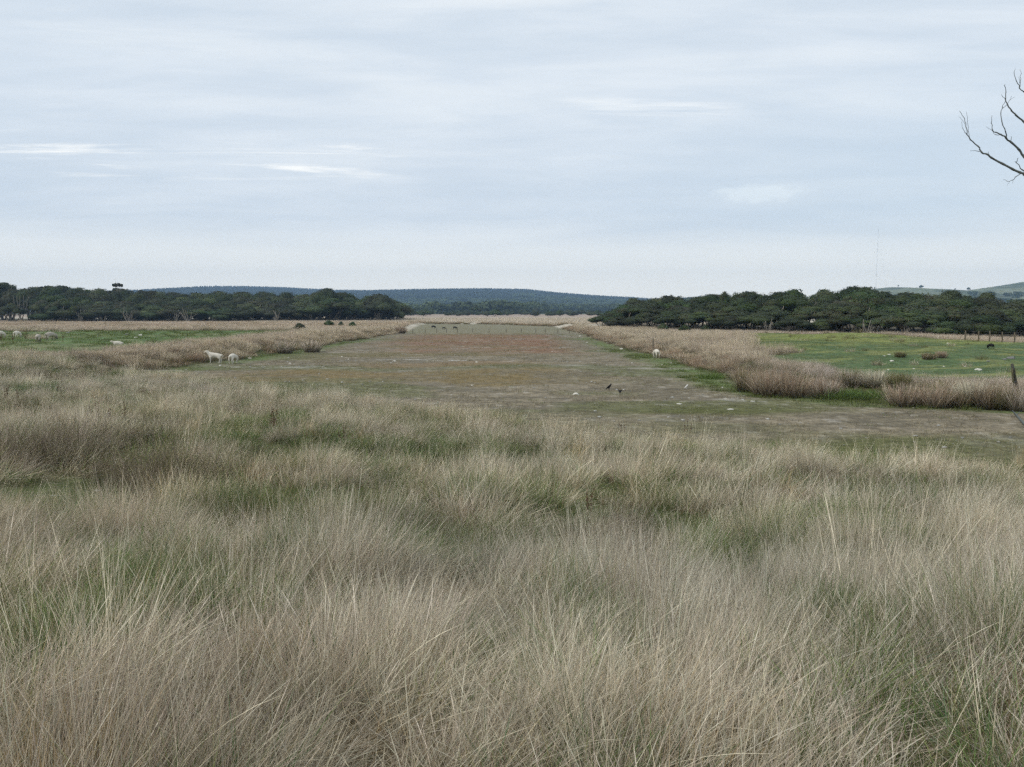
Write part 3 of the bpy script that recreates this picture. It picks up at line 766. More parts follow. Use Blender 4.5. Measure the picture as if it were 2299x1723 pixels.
# pebbles
def rock_mesh(name, seed, col=(0.42, 0.41, 0.38), sub=2, flat=0.5):
    import bmesh
    b = bmesh.new(); bmesh.ops.create_icosphere(b, subdivisions=sub, radius=1.0)
    rr = random.Random(seed); o1 = Vector((rr.random() * 9, rr.random() * 9, rr.random() * 9))
    from mathutils import noise as mn
    for v in b.verts:
        d = 1 + 0.45 * mn.noise(v.co * 1.1 + o1) + 0.22 * mn.noise(v.co * 2.7 + o1)
        v.co = v.co * d; v.co.z = v.co.z * flat
    V_ = np.array([v.co[:] for v in b.verts]); T_ = np.array([[v.index for v in f.verts] for f in b.faces]); b.free()
    return np_mesh(name, V_, None, T_, np.tile(np.array(col), (len(V_), 1)), None)
PEB = [rock_mesh('pebble', i, (0.5, 0.49, 0.45), 1, 0.45) for i in range(3)]
for m_ in PEB: m_.materials.append(M_BLADE)
x, y = box_pts(-22, 22, 17, 100, 1.1)
sd, nr_, fr_ = zones(x, y)
cl_ = fbm(x / 4.5, y / 1.6, 37, 5, 0.6)
k1 = (sd < -0.5) & (nr_ < 0) & (g.random(len(x)) < 0.08 + 0.9 * sst(cl_, 0.56, 0.68))
x, y = x[k1], y[k1]; n = len(x); s_ = 0.025 + 0.065 * g.random(n) ** 3
scatter('pebbles', np.stack([x, y, H(x, y) + s_ * 0.2], -1), g.uniform(0, 6.28, (n, 3)) * np.array([0, 0, 1]), np.stack([s_] * 3, -1), g.integers(0, 3, n),
        (0.6 + 0.6 * g.random((n, 1))) * np.ones((1, 3)), PEB, 'small pale stones strewn over the dry lake bed')

# ------------------------------------------------------------------ trees
LEAFC = [lin(66, 75, 49), lin(55, 68, 44), lin(76, 85, 52), lin(60, 66, 50), lin(69, 68, 50)]
def leaf_cloud(g, lobes, nleaf, size, cols, mb, up=0.25, core=0.0):
    tot = sum(l[3] ** 2 for l in lobes)
    if core:                                   # dense twigs and inner leaves that close the crown
        nu, nv = 10, 7
        for (cx, cy, cz, r, fz) in lobes:
            VV = []
            for i in range(nv):
                ph = math.pi * (i + 0.5) / nv
                for j in range(nu):
                    th_ = 2 * math.pi * j / nu; q = core * r * (0.9 + 0.2 * g.random())
                    VV.append((cx + q * math.sin(ph) * math.cos(th_), cy + q * math.sin(ph) * math.sin(th_), cz + q * math.cos(ph) * fz))
            QQ = [(i * nu + j, (i + 1) * nu + j, (i + 1) * nu + (j + 1) % nu, i * nu + (j + 1) % nu) for i in range(nv - 1) for j in range(nu)]
            mb.add(VV, QQ, None, np.array(cols[0]) * 0.9)
    for (cx, cy, cz, r, fz) in lobes:
        n = max(20, int(nleaf * r * r / tot))
        d = g.normal(0, 1, (n, 3)); d[:, 2] += up; d /= np.linalg.norm(d, axis=1)[:, None]
        rr = r * (0.86 + 0.2 * g.random(n))
        # lumpy shell
        lump = 1 + 0.16 * np.sin(d[:, 0] * 7 + cx * 3) * np.sin(d[:, 1] * 6 + cy * 2) + 0.1 * np.sin(d[:, 2] * 11 + cz)
        P = np.stack([cx + d[:, 0] * rr * lump, cy + d[:, 1] * rr * lump, cz + d[:, 2] * rr * lump * fz], -1)
        k_ = np.ones(n, bool)
        for (ax, ay, az_, ar, af) in lobes:
            if (ax, ay, az_) == (cx, cy, cz): continue
            q = ((P[:, 0] - ax) ** 2 + (P[:, 1] - ay) ** 2 + ((P[:, 2] - az_) / af) ** 2) / (ar * ar)
            k_ &= q > 0.6
        P, d = P[k_], d[k_]; n = len(P)
        if n == 0: continue
        nm = d + g.normal(0, 0.24, (n, 3)); nm /= np.linalg.norm(nm, axis=1)[:, None]
        t1 = np.cross(nm, g.normal(0, 1, (n, 3))); t1 /= np.linalg.norm(t1, axis=1)[:, None]; t2 = np.cross(nm, t1)
        s = size * (0.6 + 0.8 * g.random(n))[:, None]
        VV = np.stack([P - t1 * s, P - t2 * s * 0.7, P + t1 * s, P + t2 * s * 0.7], 1).reshape(-1, 3)
        QQ = np.arange(4 * n).reshape(n, 4)
        c_ = np.array(cols)[g.integers(0, len(cols))] * (0.9 + 0.2 * g.random((n, 1)))
        mb.add(VV, QQ, None, np.repeat(c_, 4, 0))

def limb_path(g, a, b, n=6, wob=0.12):
    a, b = np.array(a, float), np.array(b, float); L_ = np.linalg.norm(b - a); out = []
    off = g.normal(0, wob * L_, 3); off[2] *= 0.3
    for i in range(n):
        t = i / (n - 1)
        p = a * (1 - t) + b * t + off * math.sin(math.pi * t) + g.normal(0, 0.015 * L_, 3) * (0 < i < n - 1)
        p[2] -= 0.12 * L_ * math.sin(math.pi * t)
        out.append(p)
    return out

BARKC = lin(128, 120, 108)
def make_tree(kind, seed, nleaf=8500):
    """unit tree 8 m high"""
    g_ = np.random.default_rng(seed); mb = MB(); tb = MB(); lobes = []
    if kind == 'dome':
        for i in range(9):
            a_ = i * 2.4 + g_.normal(0, 0.35); r_ = 2.8 * math.sqrt((i + 0.5) / 9); z = 1.9 + 3.7 * math.sqrt(max(0.0, 1 - (r_ / 3.4) ** 2)) + g_.normal(0, 0.35)
            lobes.append((r_ * math.cos(a_), r_ * math.sin(a_), z, 1.5 + 0.7 * g_.random(), 0.8))
        lobes.append((0, 0, 6.3, 1.7, 0.8)); ztr = 3.0; spread = 1.6; nl = 4
    elif kind == 'umbrella':
        for i in range(14):
            a_ = i * 2.4 + g_.normal(0, 0.3); r_ = 3.9 * math.sqrt((i + 0.5) / 14); z = 6.4 - 0.14 * r_ * r_ + g_.normal(0, 0.2)
            lobes.append((r_ * math.cos(a_), r_ * math.sin(a_), z, 1.3 + 0.5 * g_.random(), 0.72))
        lobes.append((0, 0, 7.0, 1.6, 0.6)); ztr = 5.6; spread = 2.8; nl = 6
    elif kind == 'tall':
        for i in range(12):
            a_ = g_.random() * 6.28; r_ = 2.0 * math.sqrt(g_.random()); z = 5.0 + 2.6 * g_.random()
            lobes.append((r_ * math.cos(a_), r_ * math.sin(a_), z, 0.7 + 0.6 * g_.random(), 0.7))
        ztr = 6.2; spread = 1.8; nl = 5
    elif kind == 'parasol':
        for i in range(7):
            a_ = i * 2.4; r_ = 1.7 * math.sqrt((i + 0.5) / 7)
            lobes.append((r_ * math.cos(a_) * 1.3, r_ * math.sin(a_), 7.3 - 0.1 * r_ * r_, 0.55, 0.5))
        ztr = 7.0; spread = 1.0; nl = 3
    else:   # shrub: down to the ground
        for i in range(10):
            a_ = i * 2.4 + g_.normal(0, 0.35); r_ = 2.7 * math.sqrt((i + 0.5) / 10); z = 1.0 + 3.9 * math.sqrt(max(0.0, 1 - (r_ / 3.2) ** 2)) * g_.uniform(0.6, 1.05)
            lobes.append((r_ * math.cos(a_), r_ * math.sin(a_), max(z, 1.2), 1.5 + 0.6 * g_.random(), 0.85))
        lobes.append((0, 0, 5.6, 1.9, 0.85)); ztr = 2.2; spread = 1.0; nl = 3
    leaf_cloud(g_, lobes, nleaf, 0.135, LEAFC, mb, core=0.0 if kind == 'tall' else 0.86)
    for i in range(nl):
        a_ = 6.28 * i / nl + g_.normal(0, 0.4); e = (spread * math.cos(a_), spread * math.sin(a_), ztr + g_.normal(0, 0.3))
        pth = limb_path(g_, (0.12 * math.cos(a_), 0.12 * math.sin(a_), -0.2), e, 6, 0.08)
        tb.tube(pth, np.linspace(0.17, 0.055, 6), 6, BARKC)
        m_ = pth[3]
        for j in range(2):
            e2 = np.array(e) + g_.normal(0, 0.9, 3) * np.array([1, 1, 0.4]) + np.array([0, 0, 0.5])
            tb.tube(limb_path(g_, m_, e2, 4, 0.08), np.linspace(0.08, 0.03, 4), 5, BARKC)
    zt = max(v_[:, 2].max() for v_ in mb.V); mb.V = [v_ * np.array([1, 1, 8.0 / zt]) for v_ in mb.V]; tb.V = [v_ * np.array([1, 1, 8.0 / zt]) for v_ in tb.V]
    cm = mb.mesh(kind + ' crown', M_LEAF); tm = tb.mesh(kind + ' trunk', M_BARK, True)
    return cm, tm
TM = {}
for i, (kd_, nv) in enumerate((('dome', 4), ('umbrella', 3), ('tall', 3), ('shrub', 3), ('parasol', 1))):
    TM[kd_] = [make_tree(kd_, 400 + 10 * i + j) for j in range(nv)]
TREE_KIND = {'dome': 'scrub_tree', 'umbrella': 'umbrella_tree', 'tall': 'tall_gum_tree', 'shrub': 'coastal_shrub', 'parasol': 'umbrella_tree'}
def tree(kd_, x, y, h, rz=0.0, wide=1.0, label='', group=None, cat='tree', v=None, z=None, name=None):
    cm, tm = TM[kd_][v if v is not None else random.randrange(len(TM[kd_]))]
    s = h / 8.0
    root = link(name or TREE_KIND[kd_], None, None, (x, y, (h1(x, y) if z is None else z)), rz, (s * wide, s * wide, s), label, cat, group)
    root.empty_display_size = 0.5
    link('crown', cm, root); link('trunk', tm, root)
    return root
random.seed(11)
# wood on the left
LP = [(-60, 640), (0, 637), (40, 638), (60, 647), (100, 643), (130, 641), (180, 642), (200, 649), (240, 647), (300, 651), (380, 655), (450, 657), (500, 652), (560, 653), (620, 657), (690, 658), (720, 650), (750, 648), (770, 655), (800, 666), (815, 678), (824, 665), (850, 662), (880, 674), (900, 690), (925, 712)]
lpx, lpv = [p[0] for p in LP], [p[1] for p in LP]
lab_l = 'dark evergreen in the dense wood left of the dry lake'
cntL = 0
for row in range(6):
    Y0 = 226 + row * 10.5
    u = -70.0
    while u < 905:
        Y = Y0 + random.uniform(-3, 3) + np.interp(u, [0, 500, 900], [0, 4, 22])
        X = (u - CU) / F * Y
        vt = np.interp(u, lpx, lpv)
        vfront = np.interp(u, [0, 400, 600, 900], [688, 688, 690, 702])
        tt = min(1.0, row / 3.6) ** 0.8
        v_ = vfront * (1 - tt) + vt * tt if u < 690 else vt + (1 - tt) * np.interp(u, [690, 900], [28, 8])
        h = CAMZ + (698 - v_) / F * Y - h1(X, Y) + random.uniform(-0.5, 0.35)
        skip = (row < 3 and u < 95) or h < 2.0 or (800 < u < 822 and row > 2)
        if not skip:
            if row == 0: kd_ = random.choice(['dome', 'dome', 'umbrella', 'dome', 'dome', 'shrub'])
            elif row < 3: kd_ = random.choice(['dome', 'dome', 'dome', 'umbrella'])
            else: kd_ = ('tall' if row == 5 else 'dome') if u < 330 else 'dome'
            rad_c = random.uniform(5.2, 7.6) if kd_ != 'tall' else random.uniform(2.6, 3.6)
            tree(kd_, X, Y, h, random.uniform(0, 6.28), rad_c / (h / 8 * {'dome': 4.3, 'umbrella': 4.9, 'tall': 2.6, 'shrub': 4.0}[kd_]), lab_l, 'evergreens of the wood on the left'); cntL += 1
        u += random.uniform(40, 60)
# wood on the right: front edge runs from the lake end towards the right of the picture
RP = [(1335, 712), (1345, 701), (1360, 688), (1400, 674), (1440, 670), (1480, 666), (1500, 669), (1526, 680), (1545, 671), (1580, 663), (1600, 661), (1640, 660), (1680, 659), (1720, 651), (1750, 648), (1800, 650), (1870, 650), (1890, 648), (1940, 650), (1960, 656), (2000, 658), (2100, 656), (2180, 657), (2220, 664), (2299, 682), (2400, 690)]
rpx, rpv = [p[0] for p in RP], [p[1] for p in RP]
fu = [1335, 1481, 1670, 1800, 1945, 2100, 2299, 2450]; fy = [150, 129, 113, 106, 100, 92, 87, 82]
lab_r = 'dark green evergreen in the dense wood right of the dry lake'
cntR = 0
for row in range(6):
    u = 1352.0 + row * 17
    while u < 2420:
        Y = np.interp(u, fu, fy) + 3.0 + row * 6.5 + random.uniform(-2, 2)
        X = (u - CU) / F * Y
        vt = np.interp(u, rpx, rpv)
        tt = min(1.0, 0.04 + row / 3.8) ** 0.75
        v_ = np.interp(u, [1340, 1420, 1700, 2300], [712, 706, 708, 724]) * (1 - tt) + vt * tt
        h = CAMZ + (698 - v_) / F * Y - h1(X, Y) + random.uniform(-0.5, 0.6)
        kd_ = random.choice(['dome', 'dome', 'dome', 'dome', 'shrub', 'umbrella'] if row else ['shrub', 'dome', 'dome', 'shrub', 'umbrella'])
        rad_c = min(random.uniform(3.2, 5.2), 1.0 + 0.8 * h)
        if h > 1.2:
            tree(kd_, X, Y, h, random.uniform(0, 6.28), rad_c / (h / 8 * {'dome': 4.3, 'umbrella': 4.9, 'tall': 2.6, 'shrub': 4.0}[kd_]), lab_r, 'evergreens of the wood on the right'); cntR += 1
        u += random.uniform(0.78, 1.1) * rad_c * 1.55 / Y * F
for i in range(26):
    u = 95 + i * 31 + random.uniform(-9, 9); Y = 238 + random.uniform(-3, 3) + (18 if u > 700 else 0); X = (u - CU) / F * Y
    tree('shrub', X, Y, random.uniform(3.0, 4.6), random.uniform(0, 6), random.uniform(1.7, 2.2), 'low dark bush filling the foot of the left wood', 'undergrowth of the left wood', 'bush')
print('trees', cntL, cntR)

# single trees one can tell apart
def tree_px(kd_, u, Y, vtop, label, wide=1.0, vb=None, z=None, v=None, rz=0.6, name=None, cat='tree', group=None):
    X = (u - CU) / F * Y
    zb = h1(X, Y) if z is None else z
    return tree(kd_, X, Y, CAMZ + (698 - vtop) / F * Y - zb, rz, wide, label, group, cat, v, zb, name)
tree_px('umbrella', 30, 222, 681, 'low flat-topped tree with dark forked trunk, alone at the left edge of the wood', 1.1, v=0)
tree_px('umbrella', 100, 224, 674, 'broad dark tree with several bare stems beside pale grass gap', 1.0, v=1)
tree_px('umbrella', 150, 224, 670, 'spreading tree leaning right with thin dark stems under its canopy', 1.0, v=2)
tree_px('tall', 12, 262, 635, 'tallest tree at the left edge, its crown above the wood', 1.0, v=0)
tree_px('parasol', 270, 262, 636, 'thin umbrella-shaped tree standing above the left wood against the sky', 0.45, v=0)
tree_px('dome', 738, 250, 646, 'tall rounded tree rising above the right part of the left wood', 1.0, v=2)
tree_px('dome', 850, 252, 659, 'large round-topped dark tree at the lake end of the left wood', 1.25, v=1)
tree_px('shrub', 893, 254, 686, 'sloping dark tree where the left wood tapers to the plain', 1.1, v=1)
tree_px('umbrella', 1624, 140, 654, 'small bare-stemmed tree poking above the right wood', 0.35, v=1)

# dead and pale-stemmed trees at the edge of the woods
def bare_stems(seed, h=4.0, n=4, spread=1.3, col=(132, 126, 116), th=0.11):
    g_ = np.random.default_rng(seed); tb = MB()
    for i in range(n):
        a_ = 6.28 * i / n + g_.normal(0, 0.5); hh = h * (0.6 + 0.4 * g_.random())
        e = (spread * math.cos(a_), spread * math.sin(a_) * 0.6, hh)
        pth = limb_path(g_, (0, 0, -0.15), e, 7, 0.07)
        tb.tube(pth, np.linspace(th, th * 0.3, 7), 6, lin(*col))
        for j in range(3):
            s = pth[2 + j]; d = g_.normal(0, 0.5, 3) * np.array([1, 1, 0.3]) + np.array([0.4 * math.cos(a_), 0.2 * math.sin(a_), 0.7])
            tb.tube(limb_path(g_, s, s + d * h * 0.28, 4, 0.08), np.linspace(th * 0.45, th * 0.15, 4), 5, lin(*col))
    return tb.mesh('bare stems', M_BARK, True)
for i, (u, Y, h, lb_) in enumerate([(52, 246, 8.0, 'grey leafless tree with long upswept limbs at the far left of the wood'), (185, 222, 4.0, 'pale grey dead stems low at the foot of the left wood'),
        (292, 222, 4.4, 'pale forked dead trunk leaning right below the left wood'), (398, 223, 4.2, 'thin white bare stems before the middle of the left wood'),
        (421, 222, 4.6, 'white Y-shaped dead trunk standing before the left wood'), (235, 223, 3.2, 'bent grey dead branch at the foot of the left wood'),
        (622, 226, 3.6, 'small pale bare stem between green bushes of the left wood'),
        (1946, 99, 2.1, 'pale forked trunk showing in the dark front of the right wood'), (2037, 96, 1.7, 'grey crooked trunk right of the pale forked one'),
        (1722, 110, 2.0, 'thin grey dead twigs in the front of the right wood')]):
    X = (u - CU) / F * Y
    o = link('dead_tree', bare_stems(500 + i, h, 4 if i else 6, h * 0.3, th=0.13 if Y > 150 else 0.08), None, (X, Y, h1(X, Y)), random.uniform(-0.4, 0.4), 1.0, lb_, 'dead tree')
# trees far off on the plain and the rising ground
far_list = [(1068, 560, 687, 'umbrella', 1.1, 'dark umbrella-shaped tree alone on the far plain'), (1170, 620, 694, 'dome', 1.0, 'small dark tree on the far plain, right of the umbrella one'),
            (1203, 640, 691, 'dome', 1.1, 'second small dark tree right of the umbrella one on the far plain'), (1262, 560, 697, 'shrub', 1.4, 'dark rounded bush at the far edge of the pale plain'),
            (1345, 480, 699, 'tall', 1.0, 'small thin tree on the plain just left of the right wood')]
for (u, Y, vt, kd_, wd_, lb_) in far_list: tree_px(kd_, u, Y, vt, lb_, wd_, z=0.5)
def hz_(X, Y, grid):
    Xg, Yg, Zg, T_ = grid
    j = int(np.argmin(np.abs(Yg[:, 0] - Y))); return float(np.interp(X, Xg[j], Zg[j]))
for (u, Y, vt, kd_, wd_, lb_) in [(1494, 1450, 668, 'tall', 1.2, 'leftmost tree on the skyline behind the right wood'), (1521, 1450, 665, 'umbrella', 0.8, 'mop-headed tree highest on the skyline left of the rising right wood'),
        (1550, 1450, 668, 'tall', 1.1, 'small leaning tree on the skyline right of the mop-headed one'), (1573, 1450, 667, 'dome', 1.0, 'rounded tree on the skyline where the right wood rises'),
        (2011, 1480, 643, 'tall', 0.8, 'spindly tree on the crest of the green hill'), (2062, 1480, 641, 'dome', 1.2, 'pair-like dark clump on the crest of the green hill'),
        (2138, 1480, 648, 'tall', 0.8, 'thin tree in the dip of the green hill skyline'), (2168, 1480, 646, 'umbrella', 0.8, 'flat dark tree in the dip of the green hill skyline')]:
    X = (u - CU) / F * Y; zb = hz_(X, Y, ghill) - 0.5
    tree(kd_, X, Y, max(CAMZ + (698 - vt) / F * Y - zb, 5), random.uniform(0, 6), wd_, lb_, None, 'tree', None, zb)
# scrub along the far edge of the plain
cs = 0
for i in range(85):
    u = random.uniform(905, 1345); Y = random.uniform(430, 700)
    X = (u - CU) / F * Y
    tree('shrub', X, Y, random.uniform(2.0, 4.2), random.uniform(0, 6), random.uniform(1.2, 2.4), 'low dark bush at the far edge of the pale plain', 'scrub along the far edge of the plain', 'bush', z=0.45)
# near shrubs standing in the dry grass
for (u, v, hp, wd_, lb_) in [(672, 742, 20, 1.5, 'dark green bush in dry grass on the left bank'), (738, 733, 16, 1.7, 'wide dark bush before the tall tree of the left wood'), (766, 733, 13, 1.1, 'small round bush right of the wide dark one'),
        (792, 735, 15, 1.3, 'grey-green bush on the left bank nearest the lake end'), (1488, 744, 22, 1.2, 'brown-green bush at the front of the right wood'), (1537, 747, 22, 1.4, 'grey-green pointed bush before the right wood'),
        (1583, 745, 19, 1.2, 'smaller grey-green pointed bush right of its twin')]:
    p_ = at(u, v); tree('shrub', p_.x, p_.y, hp * 0.85 / F * p_.y + 0.1, random.uniform(0, 6), wd_, lb_, None, 'bush', z=p_.z - 0.1)

# forest cover of the hills
def crown_blob(seed, nleaf, size):
    g_ = np.random.default_rng(seed); mb = MB()
    lobes = [(g_.normal(0, 0.35), g_.normal(0, 0.35), 0.6 + 0.35 * g_.random(), 0.42, 0.85) for _ in range(5)] + [(0, 0, 0.35, 0.5, 0.9)]
    leaf_cloud(g_, lobes, nleaf, size, [(1, 1, 1)], mb); return mb.mesh('far crown', M_FARLEAF)
def pine(seed):
    g_ = np.random.default_rng(seed); mb = MB()
    for i in range(6):
        z0, z1 = 0.08 + i * 0.15, 0.30 + i * 0.15; r = 0.24 * (1 - i / 6.6) * (0.85 + 0.3 * g_.random())
        kk_ = 7; VV = [(r * math.cos(6.28 * j / kk_ + i) * (0.8 + 0.4 * g_.random()), r * math.sin(6.28 * j / kk_ + i) * (0.8 + 0.4 * g_.random()), z0) for j in range(kk_)] + [(0, 0, z1)]
        mb.add(VV, None, [(j, (j + 1) % kk_, kk_) for j in range(kk_)], (1, 1, 1))
    return mb.mesh('pine', M_FARLEAF)
BL = [crown_blob(600 + i, 260, 0.13) for i in range(3)] + [pine(620 + i) for i in range(3)]
def on_hill(grid, x, y):
    Xg, Yg, Zg, T_ = grid
    fj = (y - Yg[0, 0]) / (Yg[1, 0] - Yg[0, 0]); j = np.clip(fj.astype(int), 0, len(T_) - 2); fj = np.clip(fj - j, 0, 1)
    fi = (x - Xg[0, 0]) / (Xg[0, 1] - Xg[0, 0]); i = np.clip(fi.astype(int), 0, Xg.shape[1] - 2); fi = np.clip(fi - i, 0, 1)
    return (Zg[j, i] * (1 - fi) + Zg[j, i + 1] * fi) * (1 - fj) + (Zg[j + 1, i] * (1 - fi) + Zg[j + 1, i + 1] * fi) * fj
g = np.random.default_rng(33)
x = g.uniform(-1450, 480, 26000); y = g.uniform(2000, 3060, 26000)
xc = g.uniform(-1450, 480, 2600); x = np.concatenate([x, xc]); y = np.concatenate([y, g.uniform(2985, 3010, 2600)])
k1 = ~((y < 2350) & (x > 0)); x, y = x[k1], y[k1]; n = len(x)
s_ = 13 + 5 * g.random(n)
scatter('pine_forest', np.stack([x, y, on_hill(ridge, x, y) - 2], -1), np.stack([np.zeros(n), np.zeros(n), g.uniform(0, 6, n)], -1), np.stack([s_ * 1.3, s_ * 1.3, s_], -1), 3 + g.integers(0, 3, n),
        np.array(lin(56, 64, 56)) * (0.7 + 0.6 * g.random((n, 1))), BL, 'dark pine plantation covering the long far ridge')
x = g.uniform(-700, 700, 5200); y = g.uniform(720, 2300, 5200)
k1 = (np.abs(x - 0.0) < 0.28 * y + 60) & (fbm(x / 120, y / 200, 111, 3) > 0.40)
x, y = x[k1], y[k1]
z = np.where(y > 1300, on_hill(ridge, x, y), 0.4); n = len(x); s_ = 7 + 6 * g.random(n)
z = np.maximum(z, 0.3)
scatter('forest', np.stack([x, y, z - 1], -1), np.stack([np.zeros(n), np.zeros(n), g.uniform(0, 6, n)], -1), np.stack([s_ * 1.3, s_ * 1.3, s_ * .9], -1), g.integers(0, 3, n),
        np.array(lin(76, 86, 60)) * (0.65 + 0.7 * fbm(x / 60, y / 80, 112, 2)[:, None] * 1.4), BL, 'mixed trees at the foot of the far ridge')
# copses on the nearer hill to the right
x = g.uniform(200, 1100, 3000); y = g.uniform(900, 1500, 3000)
k1 = ((fbm(x / 70 + 9, y / 90, 74, 4) > 0.63) | (x < 330)) & (x > 0.14 * y)
x, y = x[k1], y[k1]; k2 = on_hill(ghill, x, y) < 26
x, y = x[k2], y[k2]; n = len(x); s_ = 5 + 3 * g.random(n)
scatter('forest', np.stack([x, y, on_hill(ghill, x, y) - 1], -1), np.stack([np.zeros(n), np.zeros(n), g.uniform(0, 6, n)], -1), np.stack([s_ * 1.3, s_ * 1.3, s_ * .9], -1), g.integers(0, 3, n),
        np.array(lin(60, 72, 50)) * (0.7 + 0.6 * g.random((n, 1))), BL, 'copses on the green hill behind the right wood')

# ------------------------------------------------------------------ radio mast
mb = MB(); mx_, my_ = (1961 - CU) / F * 1400, 1400.0; mtop = CAMZ + (698 - 512) / F * 1400
for a_ in range(3):
    ca, sa = math.cos(a_ * 2.094) * 0.45, math.sin(a_ * 2.094) * 0.45
    mb.tube([(ca, sa, -2), (ca, sa, mtop)], 0.035, 5, lin(190, 194, 198))
z = 0.0
while z < mtop - 2:
    for a_ in range(3):
        c1, c2 = a_ * 2.094, (a_ + 1) * 2.094
        mb.tube([(math.cos(c1) * .45, math.sin(c1) * .45, z), (math.cos(c2) * .45, math.sin(c2) * .45, z + 1.5)], 0.015, 4, lin(190, 194, 198))
    z += 1.5
mzb = 0.0
mast = link('radio_mast', None, None, (mx_, my_, mzb), 0, 1.0, 'tall thin guyed lattice mast behind the right wood', 'mast')
link('lattice', mb.mesh('mast lattice', M_METAL), mast)
for a_ in range(3):
    wb = MB()
    for hh in (0.45, 0.75, 0.97):
        e = (math.cos(a_ * 2.094 + 0.4) * 70, math.sin(a_ * 2.094 + 0.4) * 70, 12)
        wb.tube([(0, 0, mtop * hh), e], 0.03, 4, lin(150, 150, 150))
    link('guy_wire', wb.mesh('guy wires', M_METAL), mast)

# ------------------------------------------------------------------ animals
def skin_body(name, verts, edges, radii, mat, col, cols=None, root=0, sub=2):
    me = bpy.data.meshes.new(name); me.from_pydata([tuple(v) for v in verts], edges, []); me.update()
    o = bpy.data.objects.new(name, me); COL.objects.link(o)
    sk = o.modifiers.new('skin', 'SKIN'); sk.use_smooth_shade = True
    for i, r in enumerate(radii):
        d = me.skin_vertices[0].data[i]
        d.radius = (r, r) if not hasattr(r, '__len__') else r; d.use_root = (i == root); d.use_loose = False
    sb = o.modifiers.new('sub', 'SUBSURF'); sb.levels = sb.render_levels = sub
    dg = bpy.context.evaluated_depsgraph_get(); ev = o.evaluated_get(dg)
    m2 = bpy.data.meshes.new_from_object(ev); m2.name = name
    bpy.data.objects.remove(o); bpy.data.meshes.remove(me)
    n = len(m2.vertices); co = np.zeros(n * 3, np.float32); m2.vertices.foreach_get('co', co); co = co.reshape(-1, 3)
    cc = np.ones((n, 4), np.float32); cc[:, :3] = col if cols is None else cols(co)
    for a_ in list(m2.color_attributes): m2.color_attributes.remove(a_)
    at_ = m2.color_attributes.new('bcol', 'FLOAT_COLOR', 'POINT'); at_.data.foreach_set('color', cc.ravel())
    m2.materials.clear(); m2.materials.append(mat)
    m2.polygons.foreach_set('use_smooth', np.ones(len(m2.polygons), bool))
    return m2

def sheep_mesh(name, pose, wool, face, legc, fat=1.0):
    """facing -X, about 0.72 m at the shoulder"""
    V = [(0.30, 0, 0.54), (0.08, 0, 0.53), (-0.14, 0, 0.54), (-0.32, 0, 0.57)]           # rump, belly, chest, shoulder
    Rr = [0.17 * fat, 0.205 * fat, 0.195 * fat, 0.165 * fat]; E = [(0, 1), (1, 2), (2, 3)]
    if pose == 'stand':
        V += [(-0.44, 0, 0.69), (-0.50, 0, 0.80), (-0.60, 0, 0.79), (-0.70, 0, 0.74)]; Rr += [0.105, 0.085, 0.082, 0.05]
    elif pose == 'lie':
        V += [(-0.46, 0, 0.62), (-0.54, 0, 0.72), (-0.63, 0, 0.70), (-0.72, 0, 0.64)]; Rr += [0.11, 0.088, 0.08, 0.05]
    else:
        V += [(-0.50, 0, 0.47), (-0.58, 0, 0.33), (-0.62, 0, 0.21), (-0.66, 0, 0.09)]; Rr += [0.12, 0.09, 0.082, 0.05]
    E += [(3, 4), (4, 5), (5, 6), (6, 7)]
    hd = V[5]
    for s in (-1, 1):                                                     # ears
        i = len(V); V += [(hd[0] - 0.01, s * 0.10, hd[2] + 0.03), (hd[0] + 0.02, s * 0.17, hd[2] + 0.0)]; Rr += [0.028, 0.014]; E += [(5, i), (i, i + 1)]
    i = len(V); V += [(0.46, 0, 0.54), (0.50, 0, 0.42)]; Rr += [0.05, 0.032]; E += [(0, i), (i, i + 1)]   # tail
    for s in (-1, 1):
        i = len(V)                                                        # front leg: elbow, knee, fetlock, hoof
        V += [(-0.30, s * 0.11, 0.40), (-0.31 - 0.04 * (s > 0), s * 0.11, 0.24), (-0.30 - 0.05 * (s > 0), s * 0.11, 0.07), (-0.33 - 0.05 * (s > 0), s * 0.11, 0.0)]
        Rr += [0.07, 0.036, 0.026, 0.034]; E += [(3, i), (i, i + 1), (i + 1, i + 2), (i + 2, i + 3)]
        i = len(V)                                                        # hind leg: stifle forward, hock back, fetlock, hoof
        V += [(0.25, s * 0.12, 0.38), (0.37 - 0.05 * (s < 0), s * 0.12, 0.25), (0.33 - 0.06 * (s < 0), s * 0.12, 0.07), (0.30 - 0.06 * (s < 0), s * 0.12, 0.0)]
        Rr += [0.09, 0.04, 0.027, 0.034]; E += [(0, i), (i, i + 1), (i + 1, i + 2), (i + 2, i + 3)]
    if pose == 'lie': pass
    hx = V[6]
    def cols(co):
        c_ = np.tile(np.array(wool), (len(co), 1))
        low = co[:, 2] < 0.27
        c_[low & (np.abs(co[:, 1]) > 0.05)] = legc
        fd = np.linalg.norm(co - np.array(V[7]), axis=1) < 0.16
        c_[fd] = face
        return c_
    return skin_body(name, V, E, Rr, M_WOOL, wool, cols)
WHITE, GREYW, BLACK = lin(205, 198, 184), lin(168, 160, 148), (0.012, 0.011, 0.010)
SH = {'stand': sheep_mesh('standing sheep', 'stand', WHITE, lin(200, 190, 172), lin(205, 200, 190), 0.92), 'graze': sheep_mesh('grazing sheep', 'graze', WHITE, lin(190, 180, 165), lin(200, 195, 185)),
      'grey': sheep_mesh('grazing grey sheep', 'graze', GREYW, lin(90, 84, 78), lin(110, 104, 96), 1.1), 'lie': sheep_mesh('resting sheep', 'lie', WHITE, WHITE, WHITE, 1.1),
      'black': sheep_mesh('grazing black sheep', 'graze', BLACK, BLACK, BLACK, 1.05)}
